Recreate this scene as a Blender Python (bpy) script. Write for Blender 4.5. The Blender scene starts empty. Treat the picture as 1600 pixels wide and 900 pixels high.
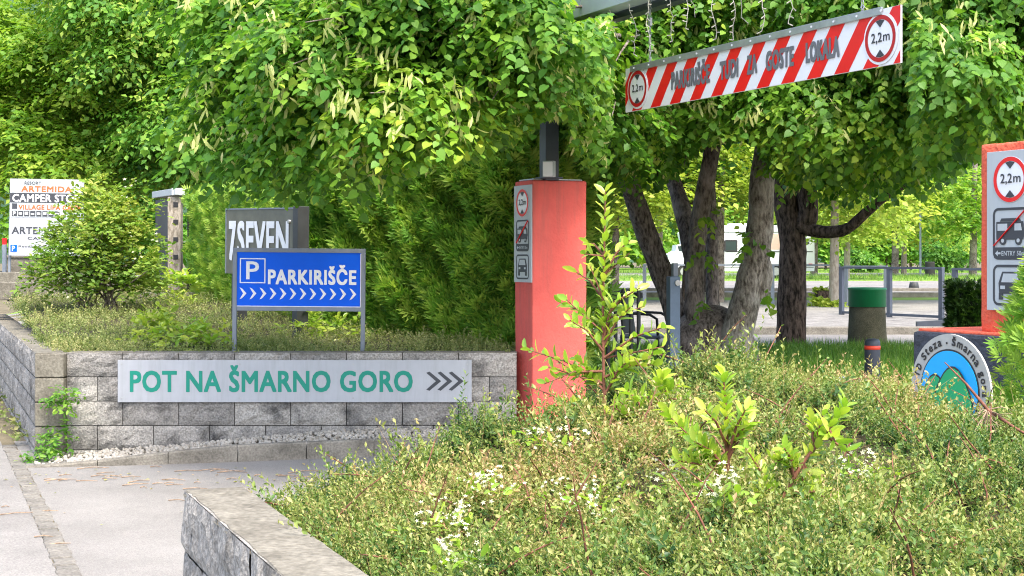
import bpy, bmesh, math, random
import numpy as np
from mathutils import Vector, Matrix

random.seed(7)
RNG = np.random.default_rng(7)
scene = bpy.context.scene
COL = scene.collection

# ------------------------------------------------------------------ camera, sky, sun, exposure
EYE = 1.6
FPX = 2300.0            # focal length in photo pixels (photo 1600 wide)
CX, HY = 800.0, 405.0   # principal column, horizon row of the photo
cam_data = bpy.data.cameras.new("camera")
cam_data.sensor_width = 36.0
cam_data.lens = 36.0 * FPX / 1600.0
cam_data.shift_y = -(450.0 - HY) / 1600.0
cam_data.clip_start = 0.1
cam_data.clip_end = 3000
cam = bpy.data.objects.new("camera", cam_data)
COL.objects.link(cam)
cam.location = (0, 0, EYE)
cam.rotation_euler = (math.radians(90), 0, 0)
scene.camera = cam

SUN_DIR = Vector((0.26, -0.46, 0.87)).normalized()
world = bpy.data.worlds.new("World")
scene.world = world
world.use_nodes = True
wn = world.node_tree
bg = wn.nodes["Background"]
sky = wn.nodes.new("ShaderNodeTexSky")
sky.sky_type = 'NISHITA'
sky.sun_disc = False
sky.sun_elevation = math.asin(SUN_DIR.z)
sky.sun_rotation = math.atan2(SUN_DIR.x, SUN_DIR.y)
sky.air_density = 1.0
sky.dust_density = 4.6
sky.ozone_density = 1.0
wn.links.new(sky.outputs[0], bg.inputs[0])
bg.inputs[1].default_value = 0.15

sun_data = bpy.data.lights.new("sun", 'SUN')
sun_data.energy = 1.0
sun_data.angle = math.radians(12.0)
sun_data.color = (1.0, 0.96, 0.88)
sun = bpy.data.objects.new("sun", sun_data)
COL.objects.link(sun)
sun.rotation_euler = (-SUN_DIR).to_track_quat('-Z', 'Y').to_euler()
sun.location = (0, 0, 30)

vs = scene.view_settings
vs.view_transform = 'Standard'
vs.look = 'None'
vs.exposure = 1.95
vs.gamma = 1.0
vs.use_curve_mapping = False
scene.cycles.max_bounces = 8
scene.cycles.transparent_max_bounces = 8
scene.cycles.use_adaptive_sampling = False
scene.cycles.use_denoising = True
scene.cycles.denoising_prefilter = 'NONE'
scene.cycles.sample_clamp_indirect = 4.0
scene.cycles.pixel_filter_type = 'BLACKMAN_HARRIS'
scene.cycles.filter_width = 1.1


def P(px, py, d):
    """photo pixel at depth d -> world point"""
    return Vector(((px - CX) / FPX * d, d, EYE - (py - HY) / FPX * d))


def hx(px, d):
    return (px - CX) / FPX * d


# ------------------------------------------------------------------ materials
def _nodes(name):
    m = bpy.data.materials.new(name)
    m.use_nodes = True
    nt = m.node_tree
    return m, nt, nt.nodes["Principled BSDF"]


def mat(name, col, rough=0.6, var=0.12, scale=8.0, bump=0.0, bscale=60.0, metal=0.0, col2=None, coat=0.0, spec=0.5):
    """base colour broken up by two octaves of noise, optional bump"""
    m, nt, b = _nodes(name)
    L = nt.links.new
    tc = nt.nodes.new("ShaderNodeTexCoord")
    n1 = nt.nodes.new("ShaderNodeTexNoise")
    n1.inputs["Scale"].default_value = scale
    n1.inputs["Detail"].default_value = 8
    n1.inputs["Roughness"].default_value = 0.65
    L(tc.outputs["Object"], n1.inputs["Vector"])
    r = nt.nodes.new("ShaderNodeValToRGB")
    c2 = col2 or tuple(c * (1 - 2 * var) for c in col)
    hi = col if col2 else tuple(min(1, c * (1 + var)) for c in col)
    r.color_ramp.elements[0].position = 0.33
    r.color_ramp.elements[1].position = 0.68
    r.color_ramp.elements[0].color = (*c2, 1)
    r.color_ramp.elements[1].color = (*hi, 1)
    L(n1.outputs["Fac"], r.inputs["Fac"])
    L(r.outputs["Color"], b.inputs["Base Color"])
    b.inputs["Roughness"].default_value = rough
    b.inputs["Metallic"].default_value = metal
    b.inputs["Specular IOR Level"].default_value = spec
    b.inputs["Coat Weight"].default_value = coat
    if bump > 0:
        n2 = nt.nodes.new("ShaderNodeTexNoise")
        n2.inputs["Scale"].default_value = bscale
        n2.inputs["Detail"].default_value = 6
        L(tc.outputs["Object"], n2.inputs["Vector"])
        bp = nt.nodes.new("ShaderNodeBump")
        bp.inputs["Strength"].default_value = bump
        bp.inputs["Distance"].default_value = 0.02
        L(n2.outputs["Fac"], bp.inputs["Height"])
        L(bp.outputs["Normal"], b.inputs["Normal"])
    return m


def streaky(m, amount, tone):
    """rain streaks and grime running down a wall, in the material's own colour"""
    nt = m.node_tree
    b = nt.nodes["Principled BSDF"]
    src = b.inputs["Base Color"].links[0].from_socket
    tc = nt.nodes.new("ShaderNodeTexCoord")
    mp = nt.nodes.new("ShaderNodeMapping")
    mp.inputs["Scale"].default_value = (16, 16, 1.3)
    nt.links.new(tc.outputs["Object"], mp.inputs["Vector"])
    n = nt.nodes.new("ShaderNodeTexNoise")
    n.inputs["Scale"].default_value = 1.0
    n.inputs["Detail"].default_value = 8
    n.inputs["Roughness"].default_value = 0.7
    nt.links.new(mp.outputs[0], n.inputs["Vector"])
    r = nt.nodes.new("ShaderNodeValToRGB")
    r.color_ramp.elements[0].position = 0.46
    r.color_ramp.elements[0].color = (0, 0, 0, 1)
    r.color_ramp.elements[1].position = 0.72
    r.color_ramp.elements[1].color = (amount, amount, amount, 1)
    nt.links.new(n.outputs["Fac"], r.inputs["Fac"])
    mx = nt.nodes.new("ShaderNodeMixRGB")
    mx.inputs[2].default_value = (*tone, 1)
    nt.links.new(r.outputs["Color"], mx.inputs[0])
    nt.links.new(src, mx.inputs[1])
    nt.links.new(mx.outputs[0], b.inputs["Base Color"])
    return m


def leafmat(name, stops, trans=0.4, rough=0.5, tcol=1.25, spec=0.35):
    """leaf: colour from the per-leaf tint attribute; thin leaf lets light through"""
    m, nt, b = _nodes(name)
    L = nt.links.new
    at = nt.nodes.new("ShaderNodeAttribute")
    at.attribute_name = "tint"
    r = nt.nodes.new("ShaderNodeValToRGB")
    el = r.color_ramp.elements
    while len(el) < len(stops):
        el.new(0.5)
    for e, (p, c) in zip(el, stops):
        e.position = p
        e.color = (*c, 1)
    L(at.outputs["Fac"], r.inputs["Fac"])
    L(r.outputs["Color"], b.inputs["Base Color"])
    b.inputs["Roughness"].default_value = rough
    b.inputs["Specular IOR Level"].default_value = spec
    t = nt.nodes.new("ShaderNodeBsdfTranslucent")
    g = nt.nodes.new("ShaderNodeMixRGB")
    g.blend_type = 'MULTIPLY'
    g.inputs[0].default_value = 1
    g.inputs[2].default_value = (tcol, tcol * 1.05, 0.55 * tcol, 1)
    L(r.outputs["Color"], g.inputs[1])
    L(g.outputs[0], t.inputs["Color"])
    mx = nt.nodes.new("ShaderNodeMixShader")
    mx.inputs[0].default_value = trans
    L(b.outputs[0], mx.inputs[1])
    L(t.outputs[0], mx.inputs[2])
    L(mx.outputs[0], nt.nodes["Material Output"].inputs[0])
    return m


def blockmat(name, light, dark, stain):
    """split-face concrete: per-block tone (attribute), fine grain, dark drip stains"""
    m, nt, b = _nodes(name)
    L = nt.links.new
    N = nt.nodes.new
    tc = N("ShaderNodeTexCoord")
    at = N("ShaderNodeAttribute")
    at.attribute_name = "tint"
    base = N("ShaderNodeMixRGB")
    base.inputs[1].default_value = (*dark, 1)
    base.inputs[2].default_value = (*light, 1)
    L(at.outputs["Fac"], base.inputs[0])
    n1 = N("ShaderNodeTexNoise")
    n1.inputs["Scale"].default_value = 3.2
    n1.inputs["Detail"].default_value = 9
    n1.inputs["Roughness"].default_value = 0.7
    L(tc.outputs["Object"], n1.inputs["Vector"])
    r1 = N("ShaderNodeValToRGB")
    r1.color_ramp.elements[0].position = 0.5
    r1.color_ramp.elements[1].position = 0.68
    L(n1.outputs["Fac"], r1.inputs["Fac"])
    st = N("ShaderNodeMixRGB")
    st.inputs[2].default_value = (*stain, 1)
    L(r1.outputs["Color"], st.inputs[0])
    L(base.outputs[0], st.inputs[1])
    n2 = N("ShaderNodeTexNoise")
    n2.inputs["Scale"].default_value = 70
    n2.inputs["Detail"].default_value = 5
    L(tc.outputs["Object"], n2.inputs["Vector"])
    r2 = N("ShaderNodeValToRGB")
    r2.color_ramp.elements[0].position = 0.3
    r2.color_ramp.elements[0].color = (0.55, 0.55, 0.55, 1)
    r2.color_ramp.elements[1].position = 0.7
    r2.color_ramp.elements[1].color = (1.25, 1.25, 1.25, 1)
    L(n2.outputs["Fac"], r2.inputs["Fac"])
    mu = N("ShaderNodeMixRGB")
    mu.blend_type = 'MULTIPLY'
    mu.inputs[0].default_value = 1
    L(st.outputs[0], mu.inputs[1])
    L(r2.outputs["Color"], mu.inputs[2])
    L(mu.outputs[0], b.inputs["Base Color"])
    b.inputs["Roughness"].default_value = 0.95
    b.inputs["Specular IOR Level"].default_value = 0.2
    bp = N("ShaderNodeBump")
    bp.inputs["Strength"].default_value = 0.8
    bp.inputs["Distance"].default_value = 0.012
    L(n2.outputs["Fac"], bp.inputs["Height"])
    L(bp.outputs["Normal"], b.inputs["Normal"])
    return m


def barkmat(name, c1, c2, patch=None, vscale=1.0, bump=0.9):
    m, nt, b = _nodes(name)
    L = nt.links.new
    N = nt.nodes.new
    tc = N("ShaderNodeTexCoord")
    mp = N("ShaderNodeMapping")
    mp.inputs["Scale"].default_value = (24 * vscale, 24 * vscale, 8 * vscale)
    L(tc.outputs["Object"], mp.inputs["Vector"])
    n1 = N("ShaderNodeTexNoise")
    n1.inputs["Scale"].default_value = 1.0
    n1.inputs["Detail"].default_value = 7
    n1.inputs["Roughness"].default_value = 0.65
    L(mp.outputs[0], n1.inputs["Vector"])
    r = N("ShaderNodeValToRGB")
    r.color_ramp.elements[0].position = 0.38
    r.color_ramp.elements[1].position = 0.62
    r.color_ramp.elements[0].color = (*c1, 1)
    r.color_ramp.elements[1].color = (*c2, 1)
    L(n1.outputs["Fac"], r.inputs["Fac"])
    out = r.outputs["Color"]
    if patch:
        n3 = N("ShaderNodeTexNoise")
        n3.inputs["Scale"].default_value = 3.5
        n3.inputs["Detail"].default_value = 5
        L(tc.outputs["Object"], n3.inputs["Vector"])
        r3 = N("ShaderNodeValToRGB")
        r3.color_ramp.elements[0].position = 0.48
        r3.color_ramp.elements[1].position = 0.6
        L(n3.outputs["Fac"], r3.inputs["Fac"])
        m3 = N("ShaderNodeMixRGB")
        m3.inputs[2].default_value = (*patch, 1)
        mm = N("ShaderNodeMath")
        mm.operation = 'MULTIPLY'
        L(r3.outputs["Color"], mm.inputs[0])
        L(n1.outputs["Fac"], mm.inputs[1])
        L(mm.outputs[0], m3.inputs[0])
        L(out, m3.inputs[1])
        out = m3.outputs[0]
    L(out, b.inputs["Base Color"])
    b.inputs["Roughness"].default_value = 0.95
    b.inputs["Specular IOR Level"].default_value = 0.15
    bp = N("ShaderNodeBump")
    bp.inputs["Strength"].default_value = bump
    bp.inputs["Distance"].default_value = 0.03
    L(n1.outputs["Fac"], bp.inputs["Height"])
    L(bp.outputs["Normal"], b.inputs["Normal"])
    return m


def groundmat(name, c1, c2, grain=90.0, patch=1.2, rough=0.95, crack=None, bump=0.5, speck=None):
    m, nt, b = _nodes(name)
    L = nt.links.new
    N = nt.nodes.new
    tc = N("ShaderNodeTexCoord")
    n1 = N("ShaderNodeTexNoise")
    n1.inputs["Scale"].default_value = patch
    n1.inputs["Detail"].default_value = 9
    n1.inputs["Roughness"].default_value = 0.7
    L(tc.outputs["Object"], n1.inputs["Vector"])
    r = N("ShaderNodeValToRGB")
    r.color_ramp.elements[0].position = 0.32
    r.color_ramp.elements[1].position = 0.66
    r.color_ramp.elements[0].color = (*c1, 1)
    r.color_ramp.elements[1].color = (*c2, 1)
    L(n1.outputs["Fac"], r.inputs["Fac"])
    n2 = N("ShaderNodeTexNoise")
    n2.inputs["Scale"].default_value = grain
    n2.inputs["Detail"].default_value = 4
    L(tc.outputs["Object"], n2.inputs["Vector"])
    r2 = N("ShaderNodeValToRGB")
    r2.color_ramp.elements[0].position = 0.3
    r2.color_ramp.elements[0].color = (0.7, 0.7, 0.7, 1)
    r2.color_ramp.elements[1].position = 0.7
    r2.color_ramp.elements[1].color = (1.18, 1.18, 1.18, 1)
    L(n2.outputs["Fac"], r2.inputs["Fac"])
    mu = N("ShaderNodeMixRGB")
    mu.blend_type = 'MULTIPLY'
    mu.inputs[0].default_value = 1
    L(r.outputs["Color"], mu.inputs[1])
    L(r2.outputs["Color"], mu.inputs[2])
    out = mu.outputs[0]
    if speck:
        v = N("ShaderNodeTexVoronoi")
        v.inputs["Scale"].default_value = speck[0]
        L(tc.outputs["Object"], v.inputs["Vector"])
        r3 = N("ShaderNodeValToRGB")
        r3.color_ramp.elements[0].position = 0.0
        r3.color_ramp.elements[1].position = speck[1]
        r3.color_ramp.elements[0].color = (1, 1, 1, 1)
        r3.color_ramp.elements[1].color = (0, 0, 0, 1)
        L(v.outputs["Distance"], r3.inputs["Fac"])
        m3 = N("ShaderNodeMixRGB")
        m3.inputs[2].default_value = (*speck[2], 1)
        L(r3.outputs["Color"], m3.inputs[0])
        L(out, m3.inputs[1])
        out = m3.outputs[0]
    L(out, b.inputs["Base Color"])
    b.inputs["Roughness"].default_value = rough
    b.inputs["Specular IOR Level"].default_value = 0.2
    bp = N("ShaderNodeBump")
    bp.inputs["Strength"].default_value = bump
    bp.inputs["Distance"].default_value = 0.01
    L(n2.outputs["Fac"], bp.inputs["Height"])
    L(bp.outputs["Normal"], b.inputs["Normal"])
    return m


M = {}
M['street'] = groundmat('pale worn asphalt', (0.185, 0.176, 0.165), (0.275, 0.265, 0.248), 120, 0.9, speck=(45, 0.16, (0.24, 0.22, 0.2)))
M['drive'] = groundmat('driveway asphalt', (0.195, 0.186, 0.174), (0.27, 0.26, 0.243), 150, 0.7, speck=(38, 0.14, (0.26, 0.24, 0.22)))
M['earth'] = groundmat('earth', (0.10, 0.085, 0.05), (0.2, 0.17, 0.11), 60, 1.5)
M['litter'] = groundmat('leaf litter soil', (0.03, 0.028, 0.015), (0.07, 0.062, 0.035), 60, 4)
M['gravelbed'] = groundmat('fine grey gravel', (0.12, 0.115, 0.11), (0.30, 0.29, 0.275), 22, 2.5, bump=1.0, speck=(9, 0.3, (0.16, 0.15, 0.14)))
M['lawn'] = groundmat('mown grass', (0.10, 0.19, 0.03), (0.24, 0.36, 0.06), 40, 1.0, bump=1.0)
M['hill'] = groundmat('wooded hill', (0.02, 0.05, 0.03), (0.05, 0.1, 0.05), 2, 0.05, bump=1.0)
M['cobble'] = groundmat('drain setts', (0.125, 0.118, 0.105), (0.235, 0.222, 0.195), 60, 5)
M['kerb'] = groundmat('kerb concrete', (0.13, 0.12, 0.10), (0.28, 0.26, 0.22), 70, 3.5)
M['block'] = blockmat('split face block', (0.40, 0.38, 0.345), (0.235, 0.225, 0.21), (0.085, 0.083, 0.08))
M['block_side'] = blockmat('weathered block', (0.38, 0.36, 0.325), (0.27, 0.255, 0.23), (0.12, 0.113, 0.10))
M['cap'] = groundmat('weathered wall top', (0.115, 0.104, 0.082), (0.245, 0.228, 0.185), 55, 6.0, speck=(30, 0.2, (0.15, 0.14, 0.11)))
M['aluminium'] = mat('brushed aluminium sheet', (0.44, 0.46, 0.49), 0.5, 0.04, 3, 0, metal=0.1, spec=.25)
M['teal'] = mat('teal vinyl lettering', (0.0, 0.25, 0.175), 0.5, 0.04)
M['charcoal'] = mat('charcoal vinyl', (0.045, 0.05, 0.06), 0.5, 0.08)
M['black'] = mat('black vinyl', (0.02, 0.02, 0.022), 0.5, 0.1)
M['bluesign'] = mat('blue sign film', (0.0, 0.115, 0.80), 0.5, 0.04, 2, spec=.2)
M['whitefilm'] = mat('white sign film', (0.82, 0.83, 0.85), 0.4, 0.03, 3)
M['greyframe'] = mat('grey painted steel', (0.20, 0.235, 0.285), 0.5, 0.08, 6)
M['fencegrey'] = mat('dark fence paint', (0.07, 0.085, 0.115), 0.5, 0.1, 6)
M['bluegrey'] = mat('blue grey painted steel', (0.13, 0.19, 0.27), 0.5, 0.1, 6)
M['anthracite'] = mat('anthracite steel', (0.045, 0.055, 0.075), 0.5, 0.1, 6)
M['oliveboard'] = mat('olive grey board', (0.15, 0.15, 0.115), 0.55, 0.15, 4)
M['darkpost'] = mat('dark grey post', (0.055, 0.06, 0.062), 0.6, 0.15, 5)
M['coral'] = mat('coral plaster', (0.74, 0.14, 0.115), 0.9, 0.0, 3, 0.25, 45, col2=(0.60, 0.105, 0.09), spec=.2)
M['coral2'] = mat('rough coral plaster', (0.86, 0.15, 0.075), 0.9, 0.0, 5, 0.8, 40, col2=(0.72, 0.11, 0.06))
M['plinth'] = mat('dark blue plinth paint', (0.05, 0.06, 0.085), 0.8, 0.2, 20, 0.8, 40, col2=(0.025, 0.03, 0.04))
M['red'] = mat('red sign film', (0.78, 0.012, 0.012), 0.4, 0.05)
M['darkred'] = mat('dark red ring film', (0.48, 0.012, 0.015), 0.4, 0.05)
M['grey_letters'] = mat('grey lettering', (0.15, 0.155, 0.17), 0.5, 0.05)
M['panelgrey'] = mat('pale grey panel', (0.46, 0.50, 0.52), 0.45, 0.03, 3)
M['orange'] = mat('orange lettering', (0.85, 0.13, 0.03), 0.5, 0.05)
M['wood'] = barkmat('weathered grey wood', (0.20, 0.17, 0.13), (0.42, 0.37, 0.31), None, 1.5, 0.4)
M['steel'] = mat('galvanised steel', (0.45, 0.46, 0.46), 0.4, 0.1, 10, metal=0.6)
M['fascia'] = mat('grey beam cladding', (0.46, 0.53, 0.60), 0.5, 0.06, 3)
M['lightwire'] = mat('white light string', (0.46, 0.45, 0.38), 0.5, 0.1)
M['concrete_bin'] = groundmat('exposed aggregate', (0.05, 0.05, 0.03), (0.12, 0.115, 0.075), 120, 4, bump=1.0, speck=(70, 0.3, (0.2, 0.18, 0.13)))
M['greenlid'] = mat('green painted metal', (0.008, 0.21, 0.075), 0.45, 0.1, 5)
M['boardwhite'] = mat('pale grey white board', (0.42, 0.44, 0.48), 0.5, 0.03, 2, spec=.25)
M['rvwhite'] = mat('white vehicle shell', (0.80, 0.81, 0.86), 0.35, 0.03, 1)
M['rubber'] = mat('black rubber', (0.015, 0.015, 0.016), 0.8, 0.1)
M['glass'] = mat('dark tinted glass', (0.03, 0.05, 0.05), 0.08, 0.1, 1)
M['redband'] = mat('red reflective band', (0.85, 0.07, 0.03), 0.4, 0.05)
M['skyblue'] = mat('sky blue enamel', (0.0, 0.40, 0.88), 0.4, 0.04)
M['emerald'] = mat('green enamel', (0.0, 0.36, 0.13), 0.4, 0.04)
M['ringgrey'] = mat('stone grey enamel', (0.44, 0.44, 0.41), 0.55, 0.08, 10)
M['bark_dark'] = barkmat('dark furrowed bark', (0.016, 0.012, 0.009), (0.13, 0.095, 0.075), None, 1.0, 1.0)
M['bark_mid'] = barkmat('brown bark', (0.06, 0.05, 0.042), (0.30, 0.25, 0.215), (0.46, 0.40, 0.36), 1.6, 1.0)
M['bark_pale'] = barkmat('pale grey bark', (0.09, 0.075, 0.06), (0.42, 0.37, 0.31), (0.62, 0.57, 0.50), 1.6, 0.9)
M['bark_light'] = barkmat('smooth pale bark', (0.25, 0.21, 0.17), (0.42, 0.37, 0.31), None, 0.8, 0.4)
M['stem_red'] = mat('reddish twig bark', (0.20, 0.075, 0.045), 0.8, 0.3, 30)
M['stem_tan'] = mat('dry tan twig', (0.34, 0.24, 0.16), 0.85, 0.3, 30)
M['pebble'] = mat('white limestone gravel', (0.48, 0.455, 0.41), 0.9, 0.0, 14, 0.3, 80, col2=(0.24, 0.215, 0.175))
M['flower'] = mat('white petals', (0.44, 0.45, 0.30), 0.7, 0.04)

streaky(M['coral'], .7, (.42, .12, .10))
streaky(M['coral2'], .55, (.36, .10, .06))
streaky(M['aluminium'], .35, (.26, .27, .27))
streaky(M['panelgrey'], .3, (.30, .31, .30))
streaky(M['greenlid'], .4, (.02, .10, .04))
streaky(M['greyframe'], .4, (.28, .28, .27))
M['linden'] = leafmat('linden leaf', [(0, (0.04, 0.13, 0.02)), (0.4, (0.10, 0.25, 0.03)), (0.75, (0.21, 0.38, 0.04)), (1, (0.38, 0.50, 0.06))], 0.45)
M['linden_dark'] = leafmat('dark leaf with shade in colour', [(0, (0.03, 0.10, 0.018)), (0.6, (0.06, 0.18, 0.028)), (1, (0.13, 0.28, 0.04))], 0.4)  # darker leaf copy; shade deep in the crowns is put into its colour
M['bract'] = leafmat('linden bract', [(0, (0.50, 0.56, 0.18)), (1, (0.72, 0.72, 0.34))], 0.45)
M['maple'] = leafmat('maple leaf', [(0, (0.08, 0.19, 0.025)), (0.5, (0.17, 0.34, 0.035)), (1, (0.38, 0.50, 0.07))], 0.45)
M['hornbeam'] = leafmat('hornbeam leaf', [(0, (0.045, 0.14, 0.022)), (0.5, (0.10, 0.26, 0.035)), (0.85, (0.21, 0.38, 0.05)), (1, (0.36, 0.47, 0.08))], 0.42)
M['lime'] = leafmat('yellow green leaf', [(0, (0.14, 0.24, 0.03)), (0.5, (0.28, 0.40, 0.05)), (1, (0.46, 0.52, 0.09))], 0.45)
M['thuja'] = leafmat('thuja spray', [(0, (0.075, 0.20, 0.03)), (0.5, (0.20, 0.40, 0.06)), (1, (0.42, 0.56, 0.10))], 0.42)
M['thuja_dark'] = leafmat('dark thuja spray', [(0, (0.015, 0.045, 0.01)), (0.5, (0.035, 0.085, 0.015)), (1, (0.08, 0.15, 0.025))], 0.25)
M['cotoneaster'] = leafmat('cotoneaster leaf', [(0, (0.025, 0.085, 0.022)), (0.35, (0.10, 0.19, 0.04)), (0.6, (0.225, 0.29, 0.065)), (0.8, (0.38, 0.37, 0.13)), (1, (0.46, 0.27, 0.15))], 0.3, 0.4)
M['meadow'] = leafmat('matted ground cover leaf', [(0, (0.08, 0.14, 0.035)), (0.5, (0.22, 0.28, 0.08)), (1, (0.42, 0.40, 0.18))], 0.3)
M['sapling'] = leafmat('sapling leaf', [(0, (0.12, 0.27, 0.025)), (0.5, (0.30, 0.47, 0.045)), (1, (0.55, 0.60, 0.10))], 0.42, 0.3, spec=0.5)
M['shrub'] = leafmat('shrub leaf', [(0, (0.06, 0.15, 0.02)), (0.5, (0.19, 0.32, 0.04)), (1, (0.44, 0.46, 0.10))], 0.38)
M['grassblade'] = leafmat('grass blade', [(0, (0.05, 0.14, 0.015)), (0.6, (0.11, 0.24, 0.03)), (1, (0.28, 0.36, 0.08))], 0.35)
M['core'] = mat('dark core with shade in colour', (0.012, 0.02, 0.008), 0.95, 0.3, 20)  # near-black filler colour standing in for shade inside hedge and conifer


# ------------------------------------------------------------------ object helpers
def tag(o, label=None, cat=None, group=None, kind=None):
    if label: o["label"] = label
    if cat: o["category"] = cat
    if group: o["group"] = group
    if kind: o["kind"] = kind
    return o


def thing(name, label, cat, loc=(0, 0, 0), rz=0.0, group=None, lean=0.0):
    o = bpy.data.objects.new(name, None)
    o.empty_display_size = 0.2
    COL.objects.link(o)
    o.location = loc
    o.rotation_euler = (0, lean, rz)
    return tag(o, label, cat, group)


def link(name, me, material, parent=None):
    o = bpy.data.objects.new(name, me)
    COL.objects.link(o)
    if material is not None:
        me.materials.append(material)
    if parent is not None:
        o.parent = parent
    return o


_TXT = {}


def text_mesh(s, space):
    key = (s, space)
    if key not in _TXT:
        cu = bpy.data.curves.new("t", 'FONT')
        cu.body = s
        cu.size = 1.0
        cu.space_character = space
        cu.extrude = 0.0
        cu.resolution_u = 3
        o = bpy.data.objects.new("t", cu)
        COL.objects.link(o)
        bpy.context.view_layer.update()
        dg = bpy.context.evaluated_depsgraph_get()
        me = bpy.data.meshes.new_from_object(o.evaluated_get(dg))
        v = [tuple(x.co) for x in me.vertices]
        f = [tuple(p.vertices) for p in me.polygons]
        bpy.data.objects.remove(o)
        bpy.data.curves.remove(cu)
        bpy.data.meshes.remove(me)
        _TXT[key] = (v, f)
    return _TXT[key]


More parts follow.
